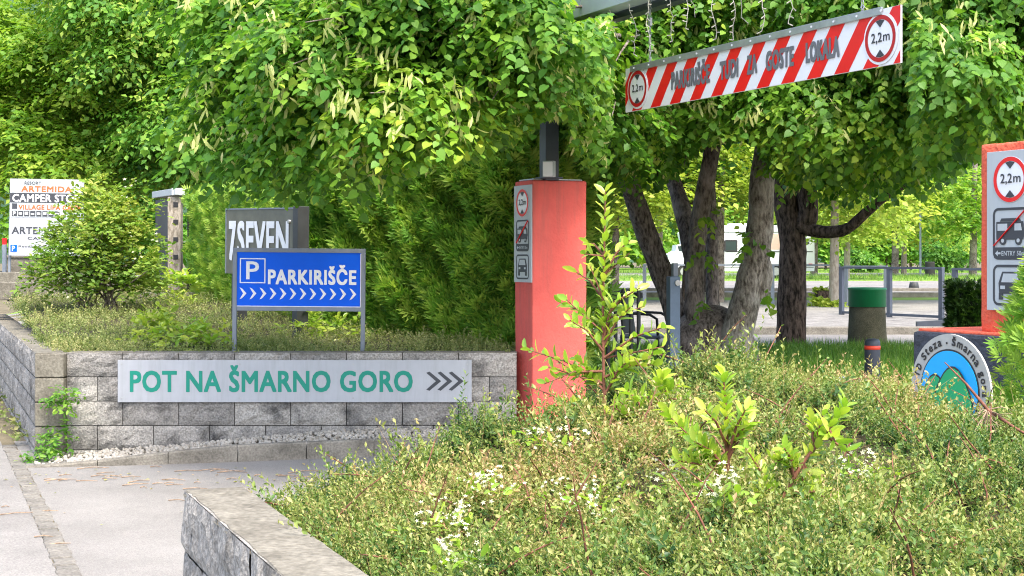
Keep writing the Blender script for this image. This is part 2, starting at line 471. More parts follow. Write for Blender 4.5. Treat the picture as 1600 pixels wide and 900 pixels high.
class MB:
    """collects shapes and links them as ONE mesh object"""

    def __init__(self):
        self.v, self.f, self.s = [], [], []

    def add(self, verts, faces, smooth=False):
        n = len(self.v)
        self.v += [tuple(p) for p in verts]
        self.f += [tuple(n + i for i in f) for f in faces]
        self.s += [smooth] * len(faces)

    def box(self, c, s, rot=None, bev=0.0):
        bm = bmesh.new()
        bmesh.ops.create_cube(bm, size=1.0)
        for p in bm.verts:
            p.co = Vector((p.co.x * s[0], p.co.y * s[1], p.co.z * s[2]))
        if bev > 0:
            bmesh.ops.bevel(bm, geom=list(bm.edges), offset=bev, segments=2, affect='EDGES', profile=0.6)
        bm.verts.index_update()
        R = rot if rot is not None else Matrix.Identity(3)
        self.add([R @ p.co + Vector(c) for p in bm.verts], [[q.index for q in f.verts] for f in bm.faces])
        bm.free()

    def bar(self, a, b, w, h=None, bev=0.0):
        a, b = Vector(a), Vector(b)
        d = b - a
        q = d.to_track_quat('Z', 'Y').to_matrix()
        self.box((a + b) / 2, (w, h or w, d.length), q, bev)

    def tube(self, pts, rads, n=10, wob=0.0, caps=True):
        pts = [Vector(p) for p in pts]
        if not hasattr(rads, '__len__'):
            rads = [rads] * len(pts)
        ring = []
        up = Vector((0.3, 1, 0.1)).normalized()
        for i, p in enumerate(pts):
            t = (pts[min(i + 1, len(pts) - 1)] - pts[max(i - 1, 0)]).normalized()
            x = t.cross(up)
            if x.length < 1e-3: x = t.cross(Vector((1, 0, 0)))
            x.normalize()
            y = t.cross(x).normalized()
            for k in range(n):
                a = 2 * math.pi * k / n
                r = rads[i] * (1 + (wob * random.uniform(-1, 1) if wob else 0))
                ring.append(p + x * math.cos(a) * r + y * math.sin(a) * r)
        fs = []
        for i in range(len(pts) - 1):
            for k in range(n):
                k2 = (k + 1) % n
                fs.append((i * n + k, i * n + k2, (i + 1) * n + k2, (i + 1) * n + k))
        self.add(ring, fs, True)
        if caps:
            m = len(pts) - 1
            self.add(ring[:n], [tuple(range(n))])
            self.add(ring[m * n:], [tuple(range(n))])

    def lathe(self, prof, c=(0, 0, 0), n=28):
        vs, fs = [], []
        for r, z in prof:
            for k in range(n):
                a = 2 * math.pi * k / n
                vs.append((c[0] + r * math.cos(a), c[1] + r * math.sin(a), c[2] + z))
        for i in range(len(prof) - 1):
            for k in range(n):
                k2 = (k + 1) % n
                fs.append((i * n + k, i * n + k2, (i + 1) * n + k2, (i + 1) * n + k))
        self.add(vs, fs, True)

    def poly(self, pts, y0, y1=None):
        """flat shape in the local x-z plane, facing -y at y0, thickness to y1"""
        if y1 is None: y1 = y0 + 0.002
        n = len(pts)
        v = [(x, y0, z) for x, z in pts] + [(x, y1, z) for x, z in pts]
        f = [tuple(range(n)), tuple(range(2 * n - 1, n - 1, -1))]
        for i in range(n):
            j = (i + 1) % n
            f.append((i, n + i, n + j, j))
        self.add(v, f)

    def rect(self, x0, z0, x1, z1, y0, y1=None):
        self.poly([(x0, z0), (x1, z0), (x1, z1), (x0, z1)], y0, y1)

    def disc(self, cx, cz, r, y0, y1=None, n=40, rz=None):
        self.poly([(cx + r * math.cos(2 * math.pi * k / n), cz + (rz or r) * math.sin(2 * math.pi * k / n)) for k in range(n)], y0, y1)

    def ring(self, cx, cz, r0, r1, y, n=48):
        vs, fs = [], []
        for k in range(n):
            a = 2 * math.pi * k / n
            for r in (r0, r1):
                vs.append((cx + r * math.cos(a), y, cz + r * math.sin(a)))
        for k in range(n):
            j = (k + 1) % n
            fs.append((2 * k, 2 * j, 2 * j + 1, 2 * k + 1))
        self.add(vs, fs)

    def rrect_frame(self, x0, z0, x1, z1, r, t, y):
        def path(a):
            out = []
            for cx, cz, s in ((x1 - r, z1 - r, 0), (x0 + r, z1 - r, 90), (x0 + r, z0 + r, 180), (x1 - r, z0 + r, 270)):
                for k in range(6):
                    q = math.radians(s + 18 * k)
                    out.append((cx + (r - a) * math.cos(q), cz + (r - a) * math.sin(q)))
            return out
        o, i = path(0), path(t)
        n = len(o)
        vs = [(x, y, z) for x, z in o] + [(x, y, z) for x, z in i]
        self.add(vs, [(k, (k + 1) % n, n + (k + 1) % n, n + k) for k in range(n)])

    def text(self, s, x0, z0, w, h, y, bold=0.0, fit=True, rot=0.0, ref=None):
        """lettering stretched to w x h with its lower left corner at (x0,z0); ref sets the height measure"""
        v, f = text_mesh(s, 1.0 + 3.2 * bold)
        rv = text_mesh(ref, 1.0)[0] if ref else v
        g = bold * h * 1.35
        x0 += g if not rot else 0
        z0 += g
        h -= 2 * g
        if w: w -= 2 * g
        xs = [p[0] for p in v]
        zs = [p[1] for p in rv]
        ax, bx, az, bz = min(xs), max(xs), min(zs), max(zs)
        sz = h / (bz - az)
        sx = w / (bx - ax) if w else sz
        c, q = math.cos(rot), math.sin(rot)
        for k in range(9 if bold else 1):
            ox, oz = ((0, 0), (g, g), (-g, g), (g, -g), (-g, -g), (g, 0), (-g, 0), (0, g), (0, -g))[k]
            out = []
            for p in v:
                a, b = (p[0] - ax) * sx, (p[1] - az) * sz
                if rot:
                    a -= (bx - ax) * sx / 2
                out.append((x0 + a * c - b * q + ox, y - 0.00007 * k, z0 + a * q + b * c + oz))
            self.add(out, f)

    def build(self, name, material, parent=None, **kw):
        me = bpy.data.meshes.new(name)
        me.from_pydata(self.v, [], self.f)
        me.polygons.foreach_set("use_smooth", self.s)
        me.update()
        o = link(name, me, material, parent)
        return tag(o, **kw)


# ---- leaf meshes (numpy)
def unit(a):
    return a / np.maximum(np.linalg.norm(a, axis=-1, keepdims=True), 1e-9)


def frames(axis, nrm):
    """rotation matrices with columns side, axis, normal"""
    axis = unit(axis)
    side = unit(np.cross(axis, nrm))
    n = np.cross(side, axis)
    return np.stack([side, axis, n], axis=-1)


def instanced(name, tv, tf, pos, R, s, dt, material, parent=None, tt=None, smooth=False):
    """copies of a small leaf template baked into ONE mesh with a tint attribute"""
    tv = np.asarray(tv, float)
    tf = np.asarray(tf, int)
    k, (m, q), N = len(tv), tf.shape, len(pos)
    v = np.einsum('nij,kj->nki', R, tv) * np.asarray(s)[:, None, None] + np.asarray(pos)[:, None, :]
    tint = np.repeat(np.asarray(dt)[:, None], k, 1)
    if tt is not None:
        tint = tint + np.asarray(tt)[None, :]
    f = tf[None] + (np.arange(N) * k)[:, None, None]
    me = bpy.data.meshes.new(name)
    me.vertices.add(N * k)
    me.vertices.foreach_set("co", v.astype(np.float32).ravel())
    me.loops.add(N * m * q)
    me.loops.foreach_set("vertex_index", f.astype(np.int32).ravel())
    me.polygons.add(N * m)
    me.polygons.foreach_set("loop_start", (np.arange(N * m) * q).astype(np.int32))
    if smooth:
        me.polygons.foreach_set("use_smooth", np.ones(N * m, bool))
    at = me.attributes.new("tint", 'FLOAT', 'POINT')
    at.data.foreach_set("value", np.clip(tint, 0, 1).astype(np.float32).ravel())
    me.update(calc_edges=True)
    return link(name, me, material, parent)


def tri_fan_leaf(outline, fold=0.12, bend=-0.12):
    """leaf with a midrib: outline of the right half from base to tip"""
    L = max(y for _, y in outline)
    rib = [(0, y, bend * (y / L) ** 2) for _, y in outline]
    v = [(0, outline[0][1], 0)]
    right = [(x, y, fold * abs(x) + bend * (max(y, 0) / L) ** 2) for x, y in outline[1:-1]]
    left = [(-x, y, z) for x, y, z in right]
    tip = (0, L, bend)
    mid = (0, L * 0.45, bend * 0.2)
    v = [(0, 0, 0)] + right + [tip] + left[::-1] + [mid]
    n = len(v) - 1
    f = [(n, i, (i + 1) % n) for i in range(n)]
    return v, f


LINDEN = tri_fan_leaf([(0, 0), (0.26, -0.07), (0.47, 0.2), (0.40, 0.55), (0.16, 0.86), (0, 1.08)])
OVATE = tri_fan_leaf([(0, 0), (0.17, 0.25), (0.22, 0.6), (0.11, 0.9), (0, 1.0)], 0.3, -0.15)
DIAMOND = ([(0, 0, 0), (0.34, 0.45, 0.08), (0, 1, -0.1), (-0.34, 0.45, 0.08)], [(0, 1, 2), (0, 2, 3)])
BRACT = ([(0, 0, 0), (0.1, 0.3, 0.03), (0.09, 0.75, 0.02), (0, 1, -0.05), (-0.09, 0.75, 0.02), (-0.1, 0.3, 0.03)], [(0, 1, 5), (1, 2, 5), (2, 4, 5), (2, 3, 4)])


def rand_unit(n):
    return unit(RNG.normal(size=(n, 3)))


def twig_leaves(centers, radii, n_twigs, per=7, length=0.34, droop=0.55, up=0.7, shell=0.55, low=-0.5):
    """leaf sprays spread through clumps: positions, axes, normals, outward, twig id"""
    centers = np.asarray(centers, float)
    radii = np.asarray(radii, float)
    if radii.ndim == 1: radii = np.repeat(radii[:, None], 3, 1)
    w = radii.prod(1) ** (2 / 3)
    idx = RNG.choice(len(centers), n_twigs, p=w / w.sum())
    d = rand_unit(n_twigs)
    d[:, 2] = np.where(d[:, 2] < low, -d[:, 2], d[:, 2])
    rho = RNG.uniform(shell, 1.0, n_twigs)
    base = centers[idx] + d * radii[idx] * rho[:, None]
    tdir = unit(d * np.array([1, 1, 0.5]) + RNG.normal(size=(n_twigs, 3)) * 0.45 + np.array([0, 0, -droop]))
    k = np.arange(per)
    t = (k / (per - 1))
    pos = base[:, None] + tdir[:, None] * (t * length)[None, :, None] + np.array([0, 0, -1.0]) * (t ** 2 * length * 0.35)[None, :, None]
    sgn = np.where(k % 2 == 0, 1.0, -1.0)
    lat = unit(np.cross(tdir, np.array([0, 0, 1.0])))
    ax = tdir[:, None] * 0.55 + lat[:, None] * sgn[None, :, None] * 0.9 + np.array([0, 0, -droop * 0.9]) + RNG.normal(size=pos.shape) * 0.25
    nr = d[:, None] * 0.55 + np.array([0, 0, up]) + RNG.normal(size=pos.shape) * 0.35
    return (pos.reshape(-1, 3), ax.reshape(-1, 3), np.broadcast_to(nr, pos.shape).reshape(-1, 3),
            np.repeat(RNG.uniform(0, 1, n_twigs), per), np.repeat(idx, per), base, tdir)


def foliage(name, material, parent, centers, radii, n_twigs, size, tmpl=LINDEN, keep=None, tbase=0.1, tspan=0.6, ctint=None, **kw):
    pos, ax, nr, tt, ci, base, td = twig_leaves(centers, radii, n_twigs, **kw)
    N = len(pos)
    t = tbase + tspan * tt + RNG.normal(size=N) * 0.1
    if ctint is not None:
        t = t + np.asarray(ctint)[ci]
    s = size * RNG.uniform(0.5, 1.25, N)
    if keep is not None:
        m = keep(pos)
        pos, ax, nr, t, s = pos[m], ax[m], nr[m], t[m], s[m]
    return instanced(name, *tmpl, pos, frames(ax, nr), s, t, material, parent)


def proj(p):
    """world -> photo pixel columns/rows (numpy)"""
    d = p[:, 1]
    return CX + p[:, 0] / d * FPX, HY - (p[:, 2] - EYE) / d * FPX, d


# ------------------------------------------------------------------ terrain
SD = np.array([-0.372, 0.928])      # street edge direction, away from the viewer
SN = np.array([0.928, 0.372])       # into the property
CORNER = np.array([-3.92, 12.1])


def sstep(a, b, x):
    t = np.clip((x - a) / (b - a), 0, 1)
    return t * t * (3 - 2 * t)


def gz(x, y):
    x, y = np.asarray(x, float), np.asarray(y, float)
    s = (x - CORNER[0]) * SN[0] + (y - CORNER[1]) * SN[1]
    h = np.interp(y, [0, 9, 12, 20, 30, 50, 70, 100, 400], [0.0, 0.0, 0.08, 0.37, 0.42, 0.5, 0.64, 0.68, 0.8])
    return h * sstep(0.2, 5.0, s)


def sheet(name, xs, ys, zf, material, lift=0.0, kind='structure', parent=None, warp=None):
    vs, fs = [], []
    nx, ny = len(xs), len(ys)
    for y in ys:
        for x in xs:
            X, Y = (x, y) if warp is None else warp(x, y)
            vs.append((X, Y, float(zf(X, Y)) + lift))
    for j in range(ny - 1):
        for i in range(nx - 1):
            a = j * nx + i
            fs.append((a, a + 1, a + nx + 1, a + nx))
    mb = MB()
    mb.add(vs, fs, True)
    return mb.build(name, material, parent, kind=kind)


xs = np.concatenate([np.linspace(-900, -60, 12), np.linspace(-40, -10, 16), np.linspace(-9, 9, 46), np.linspace(10, 45, 18), np.linspace(60, 900, 12)])
ys = np.concatenate([np.linspace(-60, 0, 8), np.linspace(1, 32, 80), np.linspace(34, 130, 50), np.linspace(150, 900, 12)])
sheet('ground', xs, ys, gz, M['earth'])


def street_pt(s, t):
    """s metres into the property from the street edge, t metres along it from the wall corner"""
    return (CORNER[0] + SN[0] * s + SD[0] * t, CORNER[1] + SN[1] * s + SD[1] * t)


sheet('street', np.linspace(-9, -0.225, 20), np.linspace(-20, 45, 70), gz, M['street'], 0.004, warp=lambda s, t: street_pt(s, t))
# driveway runs in from the street between the two walls and out to the camp road
sheet('driveway', np.linspace(-0.115, 9.5, 40), np.linspace(-7.75, 0.9, 40), gz, M['drive'], 0.004, warp=lambda s, t: street_pt(s, t))
# drain of setts along the street edge
mb = MB()
k = -7.7
while k < 0.6:
    ln = random.uniform(.075, .13)
    x, y = street_pt(-0.17 + random.uniform(-.008, .008), k + ln / 2)
    a = math.atan2(SN[1], SN[0]) + random.uniform(-.04, .04)
    mb.box((x, y, -0.006 + random.uniform(-.004, .004)), (random.uniform(.108, .12), ln - .005, 0.03), Matrix.Rotation(a, 3, 'Z') @ Matrix.Rotation(random.uniform(-.05, .05), 3, 'X'), 0.01)
    k += ln
mb.build('drain_channel', M['cobble'], kind='structure')

# ground bands of the camp site behind
def band(name, d0, d1, material, x0=-14, x1=40, lift=0.004, skew=0.0):
    return sheet(name, np.linspace(x0, x1, 30), np.linspace(d0, d1, 8), gz, material, lift, warp=lambda x, y: (x, y + skew * x))


band('camp_road', 19.3, 23.6, M['drive'], x0=-2, x1=20, lift=0.006)
band('gravel_bed', 23.8, 33.0, M['gravelbed'], lift=0.008)
band('camp_lane', 33.0, 40.5, M['street'], lift=0.008)
band('lane_lawn', 40.5, 43.0, M['lawn'], lift=0.01)
band('gravel_pitch', 43.0, 58.0, M['gravelbed'], lift=0.01)
band('pitch_road', 58.0, 66.0, M['street'], lift=0.012)
band('lawn', 66.0, 82.0, M['lawn'], x0=-30, x1=70, lift=0.014)
band('back_road', 82.0, 97.0, M['street'], x0=-30, x1=70, lift=0.016)
band('back_lawn', 97.0, 150.0, M['lawn'], x0=-40, x1=90, lift=0.018)


def kerb(name, pts, w, h, material):
    mb = MB()
    for a, b in zip(pts[:-1], pts[1:]):
        za, zb = float(gz(*a)), float(gz(*b))
        ha, hb = (h, h) if not hasattr(h, '__call__') else (h(*a), h(*b))
        d = (Vector(b) - Vector(a)).normalized()
        n = Vector((-d.y, d.x)) * w
        A, B = Vector(a) + d * 0.003, Vector(b) - d * 0.003
        q = [A, B, B + n, A + n]
        zs0, zs1 = (za, zb, zb, za), (za + ha, zb + hb, zb + hb, za + ha)
        c = 0.012
        top = [A + n * 0.12, B + n * 0.12, B + n * 0.9, A + n * 0.9]
        v = [(p.x, p.y, z - 0.1) for p, z in zip(q, zs0)] + [(p.x, p.y, z - c) for p, z in zip(q, zs1)] + [(p.x, p.y, z) for p, z in zip(top, zs1)]
        mb.add(v, [(0, 1, 5, 4), (1, 2, 6, 5), (2, 3, 7, 6), (3, 0, 4, 7), (4, 5, 9, 8), (5, 6, 10, 9), (6, 7, 11, 10), (7, 4, 8, 11), (8, 9, 10, 11)])
    return mb.build(name, material, kind='structure')


kp = [(-3.72 + (4.2) * t, 11.26 + 0.42 * min(1, t * 1.6) - 0.1 * max(0, t - .6)) for t in np.linspace(0, 1, 9)]
kerb('kerb', kp, 0.09, lambda x, y: 0.012 + 0.125 * float(sstep(-3.8, -2.0, x)), M['kerb'])
kerb('camp_kerb', [(x, 23.55) for x in np.linspace(1.5, 13, 12)], 0.18, 0.13, M['kerb'])
kerb('lane_kerb', [(x, 43.0) for x in np.linspace(-6, 26, 20)], 0.25, 0.16, M['kerb'])
kerb('pitch_kerb', [(x, 50.0) for x in np.linspace(-6, 30, 20)], 0.25, 0.12, M['kerb'])

# gravel margin: a heap of single white stones against the wall foot
def gravel_z(x, y):
    t = (y - 11.7) / 0.4
    return 0.01 + 0.20 * sstep(-3.9, -0.9, x) * np.clip(0.45 + 0.55 * t, 0.3, 1)


sheet('gravel_base', np.linspace(-3.75, 0.5, 30), np.linspace(0, 1, 5), lambda x, y: float(gravel_z(x, y)) - 0.01, M['cap'],
      warp=lambda x, t: (x, np.interp(x, [p[0] for p in kp], [p[1] for p in kp]) + 0.08 + t * (12.11 - np.interp(x, [p[0] for p in kp], [p[1] for p in kp]) - 0.08)))
bm = bmesh.new()
bmesh.ops.create_icosphere(bm, subdivisions=1, radius=1.0)
bm.verts.index_update()
ico_v = np.array([tuple(v.co) for v in bm.verts])
ico_f = np.array([[v.index for v in f.verts] for f in bm.faces])
bm.free()
n = 3200
gx = RNG.uniform(-3.7, 0.5, n)
k0 = np.interp(gx, [p[0] for p in kp], [p[1] for p in kp]) + 0.07
gy = k0 + RNG.uniform(0, 1, n) * (12.06 - k0)
ok = RNG.uniform(0, 1, n) < sstep(-3.9, -3.0, gx) * 0.95 + 0.05
gx, gy = gx[ok], gy[ok]
n = len(gx)
Rr = frames(rand_unit(n), rand_unit(n))
Rr = Rr * RNG.uniform(0.55, 1.2, (n, 1, 3))
o = instanced('gravel', ico_v * np.array([1, .8, .65]) * (1 + 0.18 * RNG.normal(size=(len(ico_v), 1))), ico_f,
              np.stack([gx, gy, gravel_z(gx, gy) + 0.006], 1), Rr, RNG.uniform(0.012, 0.030, n), np.zeros(n), M['pebble'])
tag(o, kind='stuff')

mb = MB()
rl = random.Random(12)
for k in range(46):
    if k < 30:
        x, y = rl.uniform(-3.4, -1.0), rl.gauss(10.7, .28)
    else:
        x, y = rl.uniform(-4, -.8), rl.uniform(7.6, 11)
    z = float(gz(x, y)) + .009
    a, ln = rl.uniform(-.5, .5), rl.uniform(.05, .24)
    p0 = Vector((x, y, z)); p1 = p0 + Vector((math.cos(a) * ln, math.sin(a) * ln, .004))
    mb.tube([p0, p0.lerp(p1, .5) + Vector((0, rl.uniform(-.02, .02), .006)), p1], [.004, .0035, .002], 5)
tag(mb.build('fallen_twigs', M['stem_tan']), kind='stuff')
nl = 90
lx = RNG.uniform(-4.2, -.6, nl); ly = np.where(RNG.uniform(size=nl) < .6, RNG.normal(10.8, .3, nl), RNG.uniform(7.4, 11, nl))
o = instanced('fallen_leaves', *DIAMOND, np.stack([lx, ly, gz(lx, ly) + .012], 1), frames(rand_unit(nl) * [1, 1, .15], rand_unit(nl) * .3 + [0, 0, 1]), RNG.uniform(.02, .045, nl), RNG.uniform(.7, 1, nl), M['cotoneaster'])
tag(o, kind='stuff')

# hillside far behind
mb = MB()
hv, hf = [], []
for j in range(9):
    for i in range(41):
        x = -500 + 25 * i
        ridge = 60 + 55 * math.exp(-((x + 170) / 120) ** 2) + 12 * math.sin(x * 0.02) + 6 * math.sin(x * .07)
        hv.append((x, 330 + j * 22 + 8 * math.sin(i), (j / 8) ** 0.8 * ridge - 2 + random.uniform(-2, 2)))
for j in range(8):
    for i in range(40):
        a = j * 41 + i
        hf.append((a, a + 1, a + 42, a + 41))
mb.add(hv, hf, True)
mb.build('hills', M['hill'], kind='structure')


# ------------------------------------------------------------------ block walls
def block_run(mb_list, origin, du, dn, length, zt, courses=4, bl=0.46, ch=0.2, thick=0.22, tints=None, seed=1, rough=0.009, lo=0.0):
    """split-face blocks laid along du, face normal dn, top at zt"""
    rg = np.random.default_rng(seed)
    V, F, T = mb_list
    for c in range(courses):
        z1 = zt - c * ch
        z0 = z1 - ch + 0.006
        x = 0.0
        first = True
        while x < length - 0.02:
            w = bl
            if first:
                w = bl * (0.55 if c % 2 else 1.0)
                first = False
            w = min(w, length - x)
            if length - (x + w) < 0.1: w = length - x
            x0, x1 = x + 0.003, x + w - 0.003
            tint = rg.uniform(0.15, 1.0)
            nx, nz = max(3, int(w / 0.05)), 5
            base = len(V)
            for j in range(nz + 1):
                for i in range(nx + 1):
                    u = x0 + (x1 - x0) * i / nx
                    z = z0 + (z1 - z0) * j / nz
                    edge = (i in (0, nx)) or (j in (0, nz))
                    off = 0.0 if edge else 0.010 + rg.uniform(-rough, rough)
                    if edge: off = rg.uniform(-0.003, 0.002)
                    V.append((origin[0] + du[0] * u + dn[0] * off, origin[1] + du[1] * u + dn[1] * off, z + (0 if edge else rg.uniform(-.006, .006))))
                    T.append(tint + rg.uniform(-.08, .08))
            for j in range(nz):
                for i in range(nx):
                    a = base + j * (nx + 1) + i
                    F.append((a, a + 1, a + nx + 2, a + nx + 1))
            # body behind the face
            b0 = len(V)
            for (u, k, z) in ((x0, 0, z0), (x1, 0, z0), (x1, 0, z1), (x0, 0, z1), (x0, 1, z0), (x1, 1, z0), (x1, 1, z1), (x0, 1, z1)):
                dd = -0.004 if k == 0 else -thick
                V.append((origin[0] + du[0] * u + dn[0] * dd, origin[1] + du[1] * u + dn[1] * dd, z))
                T.append(tint)
            F += [(b0 + 3, b0 + 2, b0 + 6, b0 + 7), (b0, b0 + 4, b0 + 5, b0 + 1), (b0, b0 + 3, b0 + 7, b0 + 4), (b0 + 1, b0 + 5, b0 + 6, b0 + 2), (b0 + 4, b0 + 7, b0 + 6, b0 + 5)]
            x += w


def wall_object(name, lists, material, parent):
    V, F, T = lists
    me = bpy.data.meshes.new(name)
    me.from_pydata(V, [], F)
    a = me.attributes.new("tint", 'FLOAT', 'POINT')
    a.data.foreach_set("value", np.clip(T, 0, 1).astype(np.float32))
    me.update()
    return link(name, me, material, parent)


def coping(name, origin, du, dn, length, zt, thick, parent, seed=3):
    """smooth top face of the wall: slabs a few mm above the top course"""
    mb = MB()
    x = 0.0
    rg = random.Random(seed)
    while x < length - 0.01:
        w = min(0.46, length - x)
        nx = 6
        a = []
        for i in range(nx + 1):
            u = x + 0.0015 + (w - 0.003) * i / nx
            e0 = 0.002 + rg.uniform(-0.006, 0.004)
            e1 = -thick + rg.uniform(-0.003, 0.003)
            for off, dz in ((e0, -0.012), (e0 - 0.012, 0.003), (e1 + 0.008, 0.003), (e1, -0.012)):
                a.append((origin[0] + du[0] * u + dn[0] * off, origin[1] + du[1] * u + dn[1] * off, zt + dz))
        f = []
        for i in range(nx):
            for k in range(3):
                q = i * 4 + k
                f.append((q, q + 1, q + 5, q + 4))
        f += [(0, 1, 2, 3), (nx * 4 + 3, nx * 4 + 2, nx * 4 + 1, nx * 4)]
        mb.add(a, f)
        x += w
    return mb.build(name, M['cap'], parent)


WT = 0.83
far_wall = thing('block_wall', 'L-shaped grey split-face block wall carrying the green-lettered sign', 'wall', (0, 0, 0))
L = ([], [], [])
block_run(L, (-3.66, 12.1), (1, 0), (0, -1), 3.70, WT, 5, seed=11)
wall_object('driveway_face', L, M['block'], far_wall)
coping('coping', (-3.66, 12.1), (1, 0), (0, -1), 3.70, WT, 0.24, far_wall)
L = ([], [], [])
block_run(L, (-3.90, 12.04), tuple(SD), (-0.928, -0.372), 9.2, WT, 5, seed=12)
wall_object('street_face', L, M['block_side'], far_wall)
coping('coping', (-3.90, 12.04), tuple(SD), (-0.928, -0.372), 9.2, WT, 0.24, far_wall, 5)
mb = MB()   # square corner blocks
for c in range(5):
    z1 = WT - 0.2 * c
    mb.box((-3.782, 12.135, z1 - 0.1), (0.236, 0.22, 0.192), None, 0.008)
mb.build('corner_pier', M['cap'], far_wall)

NE = np.array([-1.09, 4.89])   # far end of the near wall
near_wall = thing('block_wall', 'weathered grey block wall edging the foreground shrub bed', 'wall')
L = ([], [], [])
NL = 5.2
block_run(L, (NE[0] - SD[0] * NL, NE[1] - SD[1] * NL), tuple(SD), (-0.928, -0.372), NL, WT, 5, seed=13, rough=0.010, thick=0.2)
wall_object('street_face', L, M['block_side'], near_wall)
coping('coping', (NE[0] - SD[0] * NL, NE[1] - SD[1] * NL), tuple(SD), (-0.928, -0.372), NL, WT, 0.205, near_wall, 6)
L = ([], [], [])
block_run(L, (NE[0] + 0.21 * SN[0] + SN[0] * 3.6, NE[1] + 0.21 * SN[1] + SN[1] * 3.6), (-SN[0], -SN[1]), tuple(SD), 3.6, 0.62, 4, seed=14)
wall_object('driveway_face', L, M['block_side'], near_wall)


# planted bed behind the far wall
def bedz(x, y):
    return np.interp(y, [12.2, 13, 15, 17, 19, 24], [0.78, 0.84, 0.96, 1.08, 1.16, 1.25])


def bed_warp(u, y):
    xl = -3.90 + (y - 12.04) * SD[0] / SD[1] + 0.22
    return (xl + u * (0.15 - xl), y)


sheet('bed_soil', np.linspace(0, 1, 24), np.linspace(12.24, 24, 24), bedz, M['litter'], warp=bed_warp)

# ------------------------------------------------------------------ wall sign: POT NA SMARNO GORO
D = 12.07
u = D / FPX
sx0, sx1 = hx(184, D), hx(737, D)
sz1, sz0 = P(0, 562.5, D).z, P(0, 628.5, D).z
t = thing('wall_sign', 'long pale aluminium sign with green lettering and three dark chevrons on block wall', 'sign', ((sx0 + sx1) / 2, D, sz0))
W2, H = (sx1 - sx0) / 2, sz1 - sz0
mb = MB(); mb.box((0, 0, H / 2), (2 * W2, 0.006, H), None, 0.002); mb.build('panel', M['aluminium'], t)
mb = MB()
lx0, lx1 = hx(203, D) - t.location.x, hx(645, D) - t.location.x
z0 = P(0, 612, D).z - sz0
hcap = (612 - 579) * u
mb.text('POT NA ŠMARNO GORO', lx0, z0 - 0.002, lx1 - lx0, hcap * 1.0, -0.0045, 0.024, ref='H')
mb.build('lettering', M['teal'], t)
mb = MB()
for k in range(3):
    x = hx(666 + 17.5 * k, D) - t.location.x
    z, hh, w = H / 2, 15 * u, 17 * u
    th = 8.5 * u
    mb.poly([(x, z + hh), (x + th * .75, z + hh), (x + w + th * .6, z), (x + th * .75, z - hh), (x, z - hh), (x + w, z)][0:6] if False else
            [(x, z + hh - .01), (x + th * .6, z + hh), (x + w + th * .75, z), (x + th * .6, z - hh), (x, z - hh + .01), (x + w - .01, z)], -0.005, -0.0035)
mb.build('chevrons', M['charcoal'], t)
mb = MB()
for px in (190, 375, 552, 730):
    for py in (569, 622):
        mb.disc(hx(px, D) - t.location.x, P(0, py, D).z - sz0, 0.007, -0.007, -0.002, 10)
mb.build('screws', M['steel'], t)

# ------------------------------------------------------------------ blue PARKIRISCE sign
D = 12.45
u = D / FPX
x0, x1 = hx(363, D), hx(570, D)
zt, zb, zg = P(0, 388, D).z, P(0, 486, D).z, 0.77
t = thing('parking_sign', 'blue parking sign in grey frame standing behind the block wall', 'sign', ((x0 + x1) / 2, D, zg), lean=math.radians(0.5))
W2 = (x1 - x0) / 2
zt -= zg; zb -= zg
fr = 0.036
mb = MB()
mb.box((0, 0, zt - fr / 2), (2 * W2, 0.04, fr), None, 0.003)
mb.box((0, 0, zb + fr / 2), (2 * W2 - 2 * fr, 0.04, fr), None, 0.003)
mb.build('frame', M['greyframe'], t)
for s in (-1, 1):
    mb = MB(); mb.box((s * (W2 - fr / 2), 0, (zt - fr) / 2 - 0.2), (fr, 0.042, zt - fr + 0.4), None, 0.003); mb.build('post', M['greyframe'], t)
mb = MB(); mb.rect(-W2 + fr, zb + fr, W2 - fr, zt - fr, -0.012, 0.0); mb.build('panel', M['bluesign'], t)
mb = MB()
mb.box((0, -0.014, zb + fr + 0.003), (2 * W2 - 2 * fr, 0.008, 0.006))
mb.box((W2 - fr - 0.003, -0.014, (zt + zb) / 2), (0.006, 0.008, zt - zb - 2 * fr - .01))
mb.build('edge_strip', M['whitefilm'], t)
def SX(px): return hx(px, D) - t.location.x
def SZ(py): return P(0, py, D).z - zg
mb = MB()
ax0, ax1, az0, az1 = SX(374), SX(414), SZ(443), SZ(404)
b = 0.009
mb.rect(ax0, az0, ax1, az0 + b, -0.0145, -0.012); mb.rect(ax0, az1 - b, ax1, az1, -0.0145, -0.012)
mb.rect(ax0, az0 + b, ax0 + b, az1 - b, -0.0145, -0.012); mb.rect(ax1 - b, az0 + b, ax1, az1 - b, -0.0145, -0.012)
mb.text('P', SX(384), SZ(437), SX(404) - SX(384), SZ(409) - SZ(437), -0.0145, 0.014)
mb.text('PARKIRIŠČE', SX(418), SZ(444.5), SX(556) - SX(418), SZ(421.5) - SZ(444.5), -0.0145, 0.028, ref='H')
for k in range(12):
    x = SX(374) + (SX(545.5) - SX(374)) * k / 11
    z, hh, w, th = SZ(459), 9.3 * u, 7 * u, 4.5 * u
    mb.poly([(x, z + hh), (x + th * .9, z + hh * .8), (x + w + th * .8, z), (x + th * .9, z - hh * .8), (x, z - hh), (x + w - th * .35, z)], -0.0145, -0.0125)
mb.build('lettering', M['whitefilm'], t)

